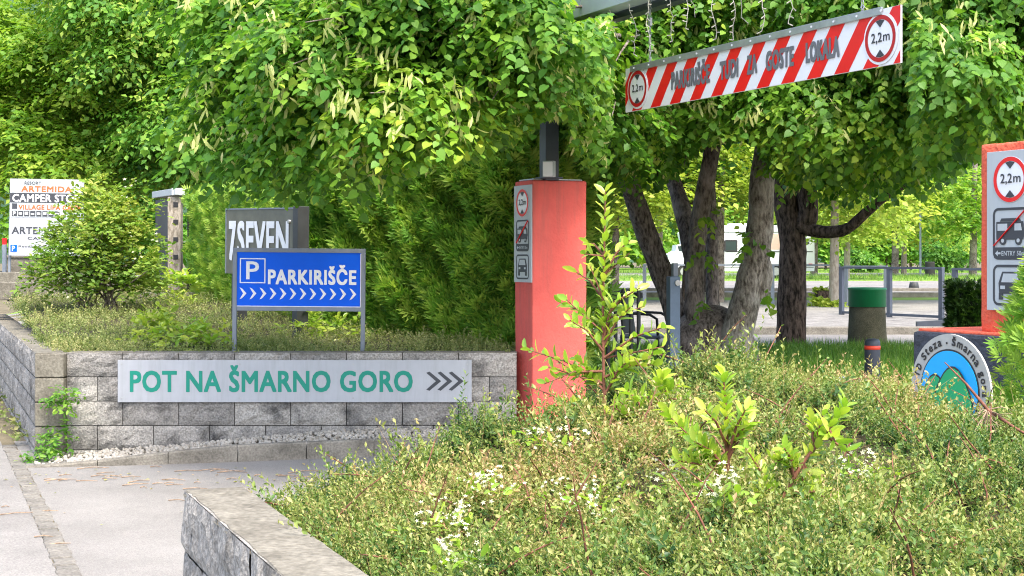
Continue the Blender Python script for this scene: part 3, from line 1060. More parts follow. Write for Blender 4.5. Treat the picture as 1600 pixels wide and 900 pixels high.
# ------------------------------------------------------------------ SEVEN board behind it
D = 14.2
pl, pr = P(352, 0, 14.9), P(455, 0, 13.7)
ang = math.atan2(pr.y - pl.y, pr.x - pl.x)
wid = math.hypot(pr.x - pl.x, pr.y - pl.y)
zb0 = 0.88
t = thing('name_board', 'olive grey board with white outlined letters on dark posts beside hedge', 'sign', (pl.x, pl.y, zb0), ang, lean=math.radians(1.2))
bz1, bz0 = P(0, 326, 14.5).z - zb0, P(0, 428, 14.3).z - zb0
mb = MB(); mb.box((wid / 2, 0.03, (bz0 + bz1) / 2), (wid, 0.05, bz1 - bz0), None, 0.004); mb.build('board', M['oliveboard'], t)
mb = MB()
mb.box((wid / 2, 0.035, bz1 + 0.008), (wid + .03, 0.075, 0.014)); mb.box((-0.008, 0.035, (bz0 + bz1) / 2), (0.014, 0.075, bz1 - bz0)); mb.build('edge_trim', M['greyframe'], t)
mb = MB(); mb.box((wid + 0.06, 0.06, (bz1 - 0.25) / 2 + .0), (0.10, 0.12, bz1 + 0.30), None, 0.006); mb.build('post', M['darkpost'], t)
mb = MB(); mb.box((0.07, 0.12, bz0 / 2 - .15), (0.13, 0.12, bz0 + 0.3), None, 0.006); mb.build('post', M['darkpost'], t)
mb = MB(); mb.tube([(wid + 0.06, -0.052, bz1 - .12), (wid + .06, -0.075, bz1 - .12)], 0.02, 12); mb.build('bolt', M['steel'], t)
mb = MB()
lz0, lh = bz1 - 0.47, 0.36
mb.text('7', 0.07, lz0 - .04, .17, lh + .04, -0.002, 0.03)
mb.text('SEVEN', 0.27, lz0, wid - 0.34, lh, -0.002, 0.025)
mb.build('lettering', M['whitefilm'], t)

# ------------------------------------------------------------------ camper stop board far left
D = 20.0
u = D / FPX
x0, x1 = hx(13, D), hx(128, D)
zt, zb = P(0, 279, D).z, P(0, 399, D).z
zg = 1.17
t = thing('camper_sign', 'tall pale board with dark band and orange lettering half hidden by shrub', 'sign', (x0, D, zg), lean=math.radians(0.9))
zt -= zg; zb -= zg
def SX(px): return hx(px, D) - x0
def SZ(py): return P(0, py, D).z - zg
mb = MB(); mb.rect(0, zb, x1 - x0, zt, 0, 0.03); mb.build('panel', M['boardwhite'], t)
mb = MB(); mb.rect(0.004, SZ(339), x1 - x0 - .004, zt - 0.004, -0.003, -0.0005); mb.build('grey_field', M['panelgrey'], t)
mb = MB(); mb.rect(0.004, SZ(316), x1 - x0 - .004, SZ(301), -0.006, -0.0035)
for k in range(9):
    mb.rect(SX(17 + 9.5 * k), SZ(337.5), SX(25 + 9.5 * k), SZ(329), -0.006, -0.0035)
mb.rect(SX(17), SZ(326), SX(25), SZ(317.5), -0.006, -0.0035)
mb.build('dark_band', M['charcoal'], t)
mb = MB(); mb.text('RESORT', SX(36), SZ(288), SX(62) - SX(36), 5 * u, -0.006, 0.01)
mb.text('ARTEMIDA', SX(17), SZ(365), SX(100) - SX(17), 11 * u, -0.003, 0.02)
mb.text('CAMP', SX(42), SZ(374), SX(74) - SX(42), 4.5 * u, -0.003, 0.005)
mb.text('Reception', SX(28), SZ(387), SX(66) - SX(28), 4 * u, -0.003, 0.0)
mb.build('lettering', M['charcoal'], t)
mb = MB(); mb.text('ARTEMIDA', SX(31), SZ(299), SX(110) - SX(31), 9 * u, -0.006, 0.03)
mb.text('VILLAGE LIPA CAMP', SX(27), SZ(327), SX(124) - SX(27), 7.5 * u, -0.006, 0.03); mb.build('orange_lettering', M['orange'], t)
mb = MB(); mb.text('CAMPER STOP', SX(17.5), SZ(315), SX(122) - SX(17.5), 12 * u, -0.0085, 0.02)
mb.text('P', SX(18.8), SZ(336.5), 4 * u, 6.5 * u, -0.0085, 0.02)
for k in range(1, 9):
    x, z = SX(21 + 9.5 * k), SZ(333)
    mb.rect(x - 2.8 * u, z - 1.8 * u, x + 2.2 * u, z + (0.4 + (k % 3)) * u, -0.0085, -0.0065)
mb.text('P', SX(18), SZ(391.5), 4.5 * u, 7.5 * u, -0.0085, 0.02)
mb.build('white_lettering', M['whitefilm'], t)
mb = MB(); mb.rect(SX(15.5), SZ(393), SX(25.5), SZ(382.5), -0.0055, -0.0005); mb.build('blue_badge', M['bluesign'], t)
for px in (12.0, 100.0):
    mb = MB(); mb.bar((SX(px), 0.06, -0.1), (SX(px), 0.06, zb + .5), 0.03); mb.build('post', M['greyframe'], t)
# post with red top beside it
t = thing('marker_post', 'thin grey marker post with red head left of the camper board', 'post', (hx(7, 20.6), 20.6, 1.15))
mb = MB(); mb.box((0, 0, 0.33), (0.05, 0.05, 0.66), None, 0.004); mb.build('shaft', M['greyframe'], t)
mb = MB(); mb.box((0, 0, 0.70), (0.052, 0.052, 0.09), None, 0.004); mb.build('head', M['red'], t)

# low stepped wall in front of it
t = thing('low_wall', 'low stepped concrete wall behind the flowering shrub', 'wall', (0, 0, 0))
mb = MB(); mb.box((hx(60, 18.6), 18.6, 1.2), (2.1, 0.25, 0.22), None, 0.01); mb.build('lower_step', M['cap'], t)
mb = MB(); mb.box((hx(50, 19.2), 19.2, 1.29), (1.8, 0.3, 0.28), None, 0.01); mb.build('upper_step', M['cap'], t)
t = thing('kerb_block', 'short dark concrete edging at the foot of the kiosk', 'edging', (hx(266, 18.4), 18.4, 1.05))
mb = MB(); mb.box((0, 0, 0.06), (0.75, 0.2, 0.15), None, 0.01); mb.build('block', M['cap'], t)
# grey rendered block behind the camper board
t = thing('utility_box', 'pale grey concrete box below the camper board', 'box', (hx(60, 21), 21.2, 1.15))
mb = MB(); mb.box((0, 0, 0.16), (0.9, 0.4, 0.62), None, 0.01); mb.build('body', M['cap'], t)
mb = MB(); mb.box((0, 0, 0.49), (0.94, 0.44, 0.04), None, 0.008); mb.build('lid', M['kerb'], t)

# ------------------------------------------------------------------ wooden kiosk
D = 19.0
kx = hx(274, D)
t = thing('kiosk', 'narrow kiosk with notched grey wooden post and flat grey roof', 'kiosk', (kx, D, 1.1))
zr = P(0, 303, D).z - 1.1
mb = MB(); mb.box((0, 0, zr / 2 - .03), (0.17, 0.13, zr - .02), None, 0.008); mb.build('wooden_post', M['wood'], t)
mb = MB()
for k in range(6):
    z = zr - 0.14 - k * 0.225
    mb.box((0.02, -0.067, z), (0.062, 0.012, 0.062), None, 0.004)
mb.build('notch_shade', M['black'], t)  # black blocks on the post paint the shade inside its square holes
R45 = Matrix.Rotation(math.radians(-62), 3, 'Z')
mb = MB(); mb.box((-0.10 - 0.12, 0.42, zr / 2 - .02), (0.9, 0.05, zr - .06), Matrix.Rotation(math.radians(118), 3, 'Z'), 0.004); mb.build('side_panel', M['darkpost'], t)
mb = MB(); mb.box((0.30, 0.5, zr / 2 - .02), (0.5, 0.06, zr - .1)); mb.build('back_panel', M['black'], t)
mb = MB()
mb.poly([(-0.02, 0), (0.13, 0), (0.13, 0.09), (-.02, .09)], -0.12, 0.0)
mb.v = [(x, y, z + zr - .02) for x, y, z in mb.v]
mb.box((-0.13, 0.42, zr + .025), (1.15, 0.26, 0.085), Matrix.Rotation(math.radians(118), 3, 'Z'), 0.006)
mb.build('roof', M['panelgrey'], t)
mb = MB(); mb.box((0.25, 0.05, zr - .62), (0.32, 0.02, 0.015)); mb.build('rail', M['steel'], t)


# ------------------------------------------------------------------ entrance pillars
UD = Vector((0.43, -0.90, 0)).normalized()        # along the gateway, left pillar to right pillar
GATE_ANG = math.atan2(UD.y, UD.x)                 # local +x = UD, local -y faces the street


def roundel(t, cx, cz, r, y, plate=True, ringmat='red', ratio=1.0):
    mb = MB(); mb.disc(cx, cz, r * 1.0, y, y + 0.002); mb.build('roundel_face', M['whitefilm'], t)
    mb = MB(); mb.ring(cx, cz, r * 0.80, r * 0.985, y - 0.002); mb.build('roundel_ring', M[ringmat], t)
    mb = MB()
    for s in (1, -1):
        mb.poly([(cx - r * .27, cz + s * r * .74), (cx, cz + s * r * .47), (cx + r * .27, cz + s * r * .74), (cx, cz + s * r * .79)][::(-1 if s < 0 else 1)], y - 0.0035, y - 0.001)
    mb.text('2,2', cx - r * .56, cz - r * .22, r * .68, r * .48, y - 0.003, 0.012)
    mb.text('m', cx + r * .20, cz - r * .14, r * .42, r * .27, y - 0.003, 0.01)
    mb.build('roundel_lettering', M['charcoal'], t)


def info_panel(name, label, origin, lean):
    """grey panel: roundel, camper with red slash, car from the front"""
    pw, ph = 0.33, 0.80
    t = thing(name, label, 'sign', origin, GATE_ANG, 'height limit panels on the gate pillars', lean)
    mb = MB(); mb.box((0, 0.004, 0), (pw, 0.008, ph), None, 0.002); mb.build('plate', M['panelgrey'], t)
    roundel(t, 0, 0.255, 0.115, -0.003)
    mb = MB()
    x0, x1 = -0.12, 0.12
    mb.rrect_frame(x0, -0.145, x1, 0.115, 0.035, 0.013, -0.002)
    mb.poly([(x0 + .008, -.135), (x0 + .025, -.1435), (x1 - .025, -.1435), (x1 - .008, -.135), (x1 - .008, -.083), (x0 + .008, -.083)], -0.003, -0.001)
    # camper: cab-over body, cab, wheels
    mb.poly([(-.095, -.045), (.085, -.045), (.095, -.01), (.085, .045), (-.095, .045)], -.0035, -.001)
    mb.poly([(-.07, .047), (.07, .047), (.06, .062), (-.06, .062)], -.0035, -.001)
    mb.disc(-.05, -.05, .022, -.0045, -.0025, 16); mb.disc(.055, -.05, .022, -.0045, -.0025, 16)
    mb.rrect_frame(x0, -0.375, x1, -0.17, 0.035, 0.013, -0.002)
    # car seen from the front
    mb.poly([(-.075, -.315), (.075, -.315), (.08, -.262), (.055, -.205), (-.055, -.205), (-.08, -.262)], -.0035, -.001)
    mb.rect(-.078, -.345, -.05, -.312, -.0035, -.001); mb.rect(.05, -.345, .078, -.312, -.0035, -.001)
    mb.build('pictograms', M['charcoal'], t)
    mb = MB()
    mb.poly([(-.085, .0), (-.02, .0), (-.02, .035), (-.085, .035)], -.005, -.0036)
    mb.poly([(.03, .0), (.078, .0), (.07, .035), (.03, .035)], -.005, -.0036)
    mb.disc(-.05, -.05, .010, -.006, -.0046, 12); mb.disc(.055, -.05, .010, -.006, -.0046, 12)
    mb.text('ENTRY 50m', -.058, -.125, .155, .024, -.0042, .012)
    mb.poly([(-.102, -.113), (-.085, -.099), (-.085, -.108), (-.066, -.108), (-.066, -.118), (-.085, -.118), (-.085, -.127)], -.0045, -.0031)
    mb.poly([(-.06, -.258), (.06, -.258), (.045, -.214), (-.045, -.214)], -.005, -.0036)
    mb.rect(-.066, -.292, -.035, -.275, -.005, -.0036); mb.rect(.035, -.292, .066, -.275, -.005, -.0036)
    mb.build('pictogram_cutouts', M['panelgrey'], t)
    mb = MB(); mb.bar((-.108, -.0075, -.075), (.108, -.0075, .105), .010, .003); mb.build('red_slash', M['red'], t)
    return t


def pillar_body(t, w, dpt, h, z0, material, seed):
    """plastered rectangular column with softly uneven edges"""
    bm = bmesh.new()
    bmesh.ops.create_grid(bm, x_segments=1, y_segments=1, size=0.5)
    bm.free()
    rg = random.Random(seed)
    mb = MB()
    bm = bmesh.new()
    bmesh.ops.create_cube(bm, size=1.0)
    for p in bm.verts: p.co = Vector((p.co.x * w, p.co.y * dpt, p.co.z * (h - z0)))
    bmesh.ops.bevel(bm, geom=list(bm.edges), offset=0.012, segments=2, affect='EDGES', profile=.6)
    bmesh.ops.subdivide_edges(bm, edges=[e for e in bm.edges if e.calc_length() > .1], cuts=12, use_grid_fill=True)
    for p in bm.verts:
        p.co += Vector((rg.uniform(-.002, .002), rg.uniform(-.002, .002), rg.uniform(-.002, .002)))
    bm.verts.index_update()
    mb.add([p.co + Vector((0, 0, (h + z0) / 2)) for p in bm.verts], [[q.index for q in f.verts] for f in bm.faces], True)
    bm.free()
    return mb.build('shaft', material, t)


LEANL = math.radians(1.0)
# left pillar: visible near corner between the two faces at photo x=832, depth 12.05
cornL = P(832, 0, 12.0)
wS, wD = 0.33, 0.50
VD = Vector((0.90, 0.43, 0)).normalized()          # along the driveway, away from the street
cL = Vector((cornL.x, cornL.y, 0)) - UD * (wS / 2) + VD * (wD / 2)
t = thing('gate_pillar', 'salmon red rendered gate pillar standing at the end of the long block wall', 'pillar', (cL.x, cL.y, 0), GATE_ANG)
hL = P(0, 281, 12.0).z
pillar_body(t, wS, wD, hL, -0.1, M['coral'], 1)
mb = MB(); mb.box((0, 0, hL + 0.008), (wS - .05, wD - .05, 0.012), None, 0.004); mb.build('cap_flashing', M['steel'], t)
pz = P(0, 365, 12.05).z
pc = cL - VD * (wD / 2 + 0.009) + UD * 0.0
info_panel('height_sign', 'narrow-looking height limit panel on the salmon pillar by the block wall', (pc.x, pc.y, pz), 0)
# post and junction box on top
t = thing('steel_post', 'anthracite steel post rising from the top of the salmon pillar', 'post', (hx(858, 12.1), 12.1, hL), GATE_ANG)
mb = MB(); mb.box((0, 0, 0.85), (0.12, 0.12, 1.70), None, 0.006); mb.build('shaft', M['anthracite'], t)
mb = MB(); mb.box((0, 0, 0.02), (0.17, 0.17, 0.015), None, 0.003); mb.build('base_plate', M['anthracite'], t)
jb = P(858, 264, 11.95)
t = thing('junction_box', 'small pale grey junction box on the post above the salmon pillar', 'box', (jb.x, jb.y, jb.z), math.radians(-20))
mb = MB(); mb.box((0, 0, 0), (0.095, 0.06, 0.13), None, 0.006); mb.build('case', M['panelgrey'], t)
mb = MB(); mb.box((0, -0.034, 0), (0.08, 0.008, 0.115), None, 0.003); mb.build('cover', M['whitefilm'], t)

# overhead beam with cladding
bA = Vector((hx(866, 12.0), 12.0, 3.44))
bB = bA + UD * 5.4
t = thing('gantry_beam', 'grey clad overhead beam spanning the gateway above the striped bar', 'beam', bA, GATE_ANG)
mb = MB()
for k in range(9):
    mb.box((0.0 + 0.6 * k + 0.3, 0, 0.13), (0.595, 0.16, 0.17), None, 0.003)
mb.build('cladding', M['fascia'], t)
mb = MB(); mb.box((2.7, 0.0, 0.13), (5.38, 0.145, 0.15)); mb.box((2.7, 0.14, 0.03), (5.4, 0.1, 0.06)); mb.build('core', M['anthracite'], t)
# right pillar on its plinth
cornR = P(1529, 0, 7.55)
cR = Vector((cornR.x, cornR.y, 0)) + UD * 0.194 + VD * 0.27
t = thing('gate_pillar', 'rough orange red gate pillar rising from a dark blue plinth', 'pillar', (cR.x, cR.y, 0), GATE_ANG)
hR = P(0, 226, 7.55).z
pR = 1.225
pillar_body(t, 0.40, 0.5, hR, pR, M['coral2'], 2)
mb = MB()
mb.box((0.08, 0.05, pR / 2 - .01), (1.42, 0.75, pR), None, 0.02)
mb.build('plinth', M['plinth'], t)
mb = MB(); mb.box((0.08, 0.05, pR - .005), (1.38, 0.71, 0.02), None, 0.008); mb.build('plinth_top', M['coral2'], t)
bP = cR + UD * 0.47 + VD * 0.1
t = thing('steel_post', 'anthracite steel post at the right end of the gantry beam', 'post', (bP.x, bP.y, pR), GATE_ANG)
mb = MB(); mb.box((0, 0, 1.2), (0.12, 0.12, 2.38), None, 0.006); mb.build('shaft', M['anthracite'], t)
mb = MB(); mb.box((0, 0, 0.015), (0.17, 0.17, 0.015), None, 0.003); mb.build('base_plate', M['anthracite'], t)
pc = cornR + UD * 0.236 - VD * 0.012
info_panel('height_sign', 'broad height limit panel on the orange red pillar with plinth', (pc.x, pc.y, P(0, 361, 7.45).z), 0)

# ------------------------------------------------------------------ striped height bar on chains
A3 = P(977, 173, 11.0)
B3 = P(1407, 102, 8.21)
hd = Vector((B3.x - A3.x, B3.y - A3.y, 0))
HLEN = hd.length
hang = math.atan2(hd.y, hd.x)
zb = (A3.z + B3.z) / 2
HH = 0.325
t = thing('height_bar', 'red and white striped height limit bar hanging on chains over the gateway', 'height bar', (A3.x, A3.y, zb), hang)
mb = MB(); mb.box((HLEN / 2, 0.008, HH / 2), (HLEN, 0.012, HH), None, 0.002); mb.build('board', M['whitefilm'], t)
mb = MB()
def clip_stripe(xb, w, sh):
    pts = [(xb, 0.002), (xb + w, 0.002), (xb + w + sh, HH - .002), (xb + sh, HH - .002)]
    # clip in x to the board
    def clip(p, f, xv):
        out = []
        for i in range(len(p)):
            a, b = p[i], p[(i + 1) % len(p)]
            if f(a): out.append(a)
            if f(a) != f(b):
                k = (xv - a[0]) / (b[0] - a[0])
                out.append((xv, a[1] + k * (b[1] - a[1])))
        return out
    pts = clip(pts, lambda q: q[0] >= 0.003, 0.003)
    if pts: pts = clip(pts, lambda q: q[0] <= HLEN - .003, HLEN - .003)
    return pts
pitch = HLEN / 11.6
for k in range(-2, 13):
    q = clip_stripe(0.10 + k * pitch, pitch * .5, 0.26)
    if len(q) >= 3: mb.poly(q, -0.0005, 0.001)
mb.build('red_stripes', M['red'], t)
mb = MB(); mb.box((HLEN / 2 - .03, -0.006, HH - .012), (HLEN - .24, 0.016, 0.045), None, 0.003)
mb.build('top_rail', M['steel'], t)
mb = MB()
for k in range(14):
    mb.disc(0.15 + (HLEN - .3) * k / 13, HH - .012, 0.007, -0.018, -0.013, 8)
mb.build('rivets', M['whitefilm'], t)
for cx in (0.19, HLEN - 0.165):
    mb = MB(); mb.disc(cx, HH / 2 - .005, 0.148, -0.004, 0.0); mb.build('roundel_plate', M['whitefilm'], t)
    roundel(t, cx, HH / 2 - .005, 0.135, -0.006, ringmat='darkred')
mb = MB()
words = [('PARKIRIŠČE', 0.66, 0.50), ('TUDI', 1.28, 0.22), ('ZA', 1.60, 0.115), ('GOSTE', 1.81, 0.30), ('LOKALA', 2.23, 0.33)]
sc_ = HLEN / 3.1
for w, x, l in words:
    mb.text(w, x * sc_, 0.10, l * sc_, 0.125, -0.003, 0.034, ref='H')
mb.build('lettering', M['grey_letters'], t)


def chain(parent, x, z0, z1, y=0.0):
    mb = MB()
    z, k = z0, 0
    while z < z1:
        pts = []
        for q in range(9):
            a = 2 * math.pi * q / 8
            dx, dz = 0.009 * math.cos(a), 0.021 * math.sin(a)
            pts.append((x + (dx if k % 2 else 0), y + (0 if k % 2 else dx), z + 0.02 + dz))
        mb.tube(pts, 0.0028, 5, caps=False)
        z += 0.031
        k += 1
    return mb.build('chain', M['steel'], parent)


c = chain(t, 0.36, HH + 0.01, HH + 0.72)
c = chain(t, HLEN - 0.33, HH + 0.01, HH + 0.72)
mb = MB()
for x in (0.36, HLEN - .33):
    mb.tube([(x, 0, HH - .01), (x, -.004, HH + .02), (x + .018, 0, HH + .035), (x, 0, HH + .05), (x - .016, 0, HH + .035)], 0.005, 6)
    mb.box((x, 0.0, HH + 0.30), (0.035, 0.02, 0.06), None, 0.003)
mb.build('hooks', M['steel'], t)

# icicle light strings from the beam
random.seed(21)
for k in range(17):
    s = 0.12 + 0.285 * k + random.uniform(-.05, .05)
    p = bA + UD * s + Vector((-0.05, -0.09, 0.02))
    t = thing('light_string', 'unlit white icicle light strand dangling from the grey overhead beam', 'light string', p, 0, 'icicle light strands under the beam')
    mb = MB()
    ln = random.uniform(0.2, 0.52)
    pts, q = [], Vector((0, 0, 0))
    nseg = int(ln / 0.055) + 2
    for i in range(nseg):
        pts.append(q.copy())
        q = q + Vector((random.uniform(-.022, .022), random.uniform(-.02, .02), -ln / nseg))
    mb.tube(pts, 0.0026, 5)
    if random.random() < .5:
        q2 = [pts[1] + Vector((0.012 * i * random.uniform(.4, 1.2), 0.01 * i, -ln / nseg * i * .8)) for i in range(nseg - 2)]
        if len(q2) > 1: mb.tube(q2, 0.0024, 5)
    mb.build('wire', M['lightwire'], t)
    mb = MB()
    for i in range(1, nseg):
        e = pts[i] + Vector((random.choice((-1, 1)) * random.uniform(.018, .03), random.uniform(-.015, .015), random.uniform(-.022, .012)))
        mb.tube([pts[i], e], [0.003, 0.0042], 5)
    mb.build('bulbs', M['lightwire'], t)

# ------------------------------------------------------------------ round emblem sign
eC = P(1484, 611, 6.35)
R0 = 0.246
t = thing('round_sign', 'round trail emblem with blue sky and green hills half sunk in foliage', 'sign', (eC.x, eC.y, 0.7), GATE_ANG)
ez = eC.z - 0.7
mb = MB(); mb.disc(0, ez, R0, 0, 0.010, 64); mb.build('disc', M['ringgrey'], t)
mb = MB(); mb.disc(0, ez, R0 * .735, -0.003, -0.0005, 56); mb.build('outline_disc', M['black'], t)
mb = MB(); mb.disc(0, ez, R0 * .705, -0.0055, -0.0035, 56); mb.build('sky_field', M['skyblue'], t)


def hill_pts(cx, top, hw, zbase, n=14):
    rim = R0 * .70
    def inside(p):
        k = math.hypot(*p)
        return p if k < rim else (p[0] * rim / k, p[1] * rim / k)
    return [inside(p) for p in [(cx - hw, zbase)] + [(cx + hw * x, zbase + (top - zbase) * (math.cos(x * math.pi / 2) ** 0.8)) for x in np.linspace(-.98, .98, n)] + [(cx + hw, zbase)]]


r = R0 * .70
for nm, cx, top, hw, y in (('small_hill', -.085, .070, .115, -.008), ('large_hill', .03, .110, .150, -.0125)):
    mb = MB(); q = hill_pts(cx, top, hw, -.12); mb.poly([(x, ez + z) for x, z in q][::-1], y, y + .002); mb.build(nm + '_outline', M['black'], t)
    mb = MB(); q = hill_pts(cx, top - .009, hw - .011, -.12); mb.poly([(x, ez + z) for x, z in q][::-1], y - .0025, y - .0005); mb.build(nm, M['emerald'], t)
mb = MB()
label = '· TD Steza · Šmarna gora ·'
a0, a1 = math.radians(178), math.radians(-14)
wd = {'T': 1, 'D': 1.1, 'S': 1, 'Š': 1, 'm': 1.35, ' ': .62, '·': .5, 't': .75, 'r': .75}
tot = sum(wd.get(ch, .95) for ch in label)
acc = 0
for ch in label:
    w_ = wd.get(ch, .95)
    a = a0 + (a1 - a0) * (acc + w_ / 2) / tot
    acc += w_
    if ch == ' ': continue
    rr = R0 * .80
    hgt = 0.034 if ch.isupper() or ch in 'Št' else 0.026
    if ch == 'Š': hgt = .042
    if ch == '·':
        mb.disc(rr * 1.05 * math.cos(a), ez + rr * 1.05 * math.sin(a), .005, -.003, -.001, 10)
        continue
    wl = {'m': .034, 't': .017, 'r': .018}.get(ch, .024)
    dn = -0.009 if ch == 'g' else 0
    if ch == 'g': hgt = .035
    ca = a - math.pi / 2
    mb.text(ch, (rr + dn) * math.cos(a), ez + (rr + dn) * math.sin(a), wl, hgt, -.003, .03, rot=ca)
mb.build('lettering', M['black'], t)
mb = MB(); mb.box((0, 0.045, ez / 2 - .1), (0.05, 0.04, ez + .1)); mb.build('stake', M['steel'], t)

# ------------------------------------------------------------------ street furniture inside the gate
bp_ = P(1355, 545, 20.0)
t = thing('litter_bin', 'round aggregate concrete litter bin with bright green rim', 'bin', (bp_.x, bp_.y, float(gz(bp_.x, bp_.y)) + .01))
mb = MB(); mb.lathe([(0, 0), (0.26, 0), (0.265, 0.03), (0.238, 0.6), (0.20, 0.6), (0.0, 0.58)], n=36); mb.build('body', M['concrete_bin'], t)
mb = MB(); mb.lathe([(0.242, 0.575), (0.252, 0.58), (0.252, 0.80), (0.26, 0.805), (0.258, 0.83), (0.235, 0.835), (0.222, 0.8), (0.222, 0.6)], n=36); mb.build('rim', M['greenlid'], t)

bo = P(1363, 600, 13.6)
t = thing('bollard', 'short dark grey bollard with red reflective band in the grass', 'bollard', (bo.x, bo.y, 0.36))
hb = P(0, 529, 13.6).z - 0.36
mb = MB(); mb.lathe([(0.072, -.1), (0.072, hb - .10)], n=24); mb.lathe([(0.072, hb - .065), (0.072, hb - .03), (0.058, hb - .008), (0.03, hb), (0, hb)], n=24); mb.build('shaft', M['anthracite'], t)
mb = MB(); mb.lathe([(0.0, hb - .101), (0.074, hb - .10), (0.074, hb - .064), (0, hb - .063)], n=24); mb.build('band', M['redband'], t)
ra = P(1300, 590, 13.4); rb = P(1358, 597, 13.5)
t = thing('low_rail', 'low galvanised ground rail beside the red banded bollard', 'rail', (ra.x, ra.y, ra.z))
mb = MB(); mb.tube([(0, 0, 0), tuple(rb - ra)], 0.028, 12); mb.build('tube', M['steel'], t)
mb = MB(); mb.tube([(0.02, 0, 0), (0.02, 0, -.3)], 0.02, 8); mb.build('foot', M['steel'], t)

# gate post with latch bolt
gp = P(1052, 552, 13.9)
t = thing('gate_post', 'blue grey steel gate post with round bolt by the tree trunks', 'post', (gp.x, gp.y, 0.25), math.radians(20))
h1, h2 = P(0, 432, 13.9).z - .25, P(0, 411, 13.9).z - .25
mb = MB(); mb.box((0, 0, h1 / 2 - .05), (0.105, 0.085, h1 + .1), None, 0.005); mb.build('shaft', M['bluegrey'], t)
mb = MB(); mb.box((0.02, 0.01, (h1 + h2) / 2), (0.05, 0.05, h2 - h1), None, 0.004); mb.build('stub', M['greyframe'], t)
mb = MB(); mb.tube([(0.02, -.043, h1 - .06), (0.02, -.06, h1 - .06)], 0.028, 14); mb.build('bolt', M['steel'], t)

# slatted gate leaf behind the sapling
g0 = P(950, 0, 14.4); g1 = P(990, 0, 14.2)
t = thing('slatted_gate', 'dark upright slatted gate leaf beside the salmon pillar', 'gate', (g0.x, g0.y, 0.2), math.atan2(g1.y - g0.y, g1.x - g0.x))
gw = math.hypot(g1.x - g0.x, g1.y - g0.y) + .06
gh = P(0, 448, 14.4).z - .2
mb = MB()
for k in range(5):
    mb.box((gw * k / 4, 0, gh / 2), (0.022, 0.04, gh - .02), None, 0.003)
mb.build('slats', M['darkpost'], t)
mb = MB(); mb.box((gw / 2, 0.03, gh - .08), (gw + .04, 0.02, 0.05)); mb.box((gw / 2, 0.03, .15), (gw + .04, 0.02, 0.05)); mb.build('rails', M['darkpost'], t)

# outdoor chair
cp = P(1008, 0, 16.5)
t = thing('garden_chair', 'black metal garden chair with curved arms seen behind the gate', 'chair', (cp.x, cp.y, .30), math.radians(70))
mb = MB(); mb.box((0, 0, .44), (.46, .46, .04), None, .012); mb.build('seat', M['greyframe'], t)
mb = MB(); mb.box((0, .22, .72), (.46, .035, .5), Matrix.Rotation(math.radians(-8), 3, 'X'), .012); mb.build('backrest', M['darkpost'], t)
for s in (-1, 1):
    mb = MB(); mb.tube([(s * .25, .24, .68), (s * .26, .1, .70), (s * .26, -.12, .69), (s * .25, -.2, .64), (s * .245, -.21, .46)], .016, 8); mb.build('arm', M['black'], t)
    for y in (-.2, .21):
        mb = MB(); mb.tube([(s * .22, y, .43), (s * .235, y * 1.1, 0)], .016, 8); mb.build('leg', M['black'], t)

# metal rail fence: open frames
def frame_fence(name, label, p0, p1, h, n, w=0.1, material='fencegrey', bottom=True):
    a, b = Vector((p0[0], p0[1], 0)), Vector((p1[0], p1[1], 0))
    d = b - a
    zg = float(gz(p0[0], p0[1]))
    t = thing(name, label, 'fence', (a.x, a.y, zg), math.atan2(d.y, d.x))
    Ln = d.length
    for k in range(n):
        mb = MB(); mb.box((Ln * k / (n - 1), 0, h / 2 - .05), (w, w * .7, h + .1 - 0.045), None, .004); mb.build('post', M[material], t)
    mb = MB(); mb.box((Ln / 2, 0, h), (Ln + w, w * .8, .045), None, .003); mb.build('top_rail', M[material], t)
    if bottom:
        mb = MB(); mb.box((Ln / 2, 0, .06), (Ln - w - .01, w * .5, .05), None, .003); mb.build('bottom_rail', M[material], t)
    return t


frame_fence('rail_fence', 'dark blue grey open frame fence behind the green rimmed bin', (hx(1315, 31), 31), (hx(1471, 28.5), 28.5), 1.0, 3)
frame_fence('rail_fence', 'short open frame fence section next to the dark conifer', (hx(1492, 28), 28), (hx(1585, 27), 27), 1.0, 2)
frame_fence('wire_fence', 'long thin grey rail fence crossing behind the tree trunks', (hx(1007, 38), 38), (hx(1310, 37), 37), 1.0, 4, .09, 'greyframe', False)
frame_fence('wire_fence', 'thin grey rail fence seen through the open frame fence', (hx(1322, 36), 36), (hx(1384, 35.5), 35.5), .98, 2, .09, 'greyframe', False)
mb = MB()
q0 = P(1432, 505, 24.5); q1 = P(1560, 512, 24.0)
t = thing('metal_ramp', 'sloping dark grey metal upstand at the fence foot', 'upstand', (q0.x, q0.y, float(gz(q0.x, q0.y))))
mb.poly([(0, 0), (1.4, 0), (1.4, .2), (0.6, .2), (0, .17)], -.05, .05); mb.build('plate', M['anthracite'], t)

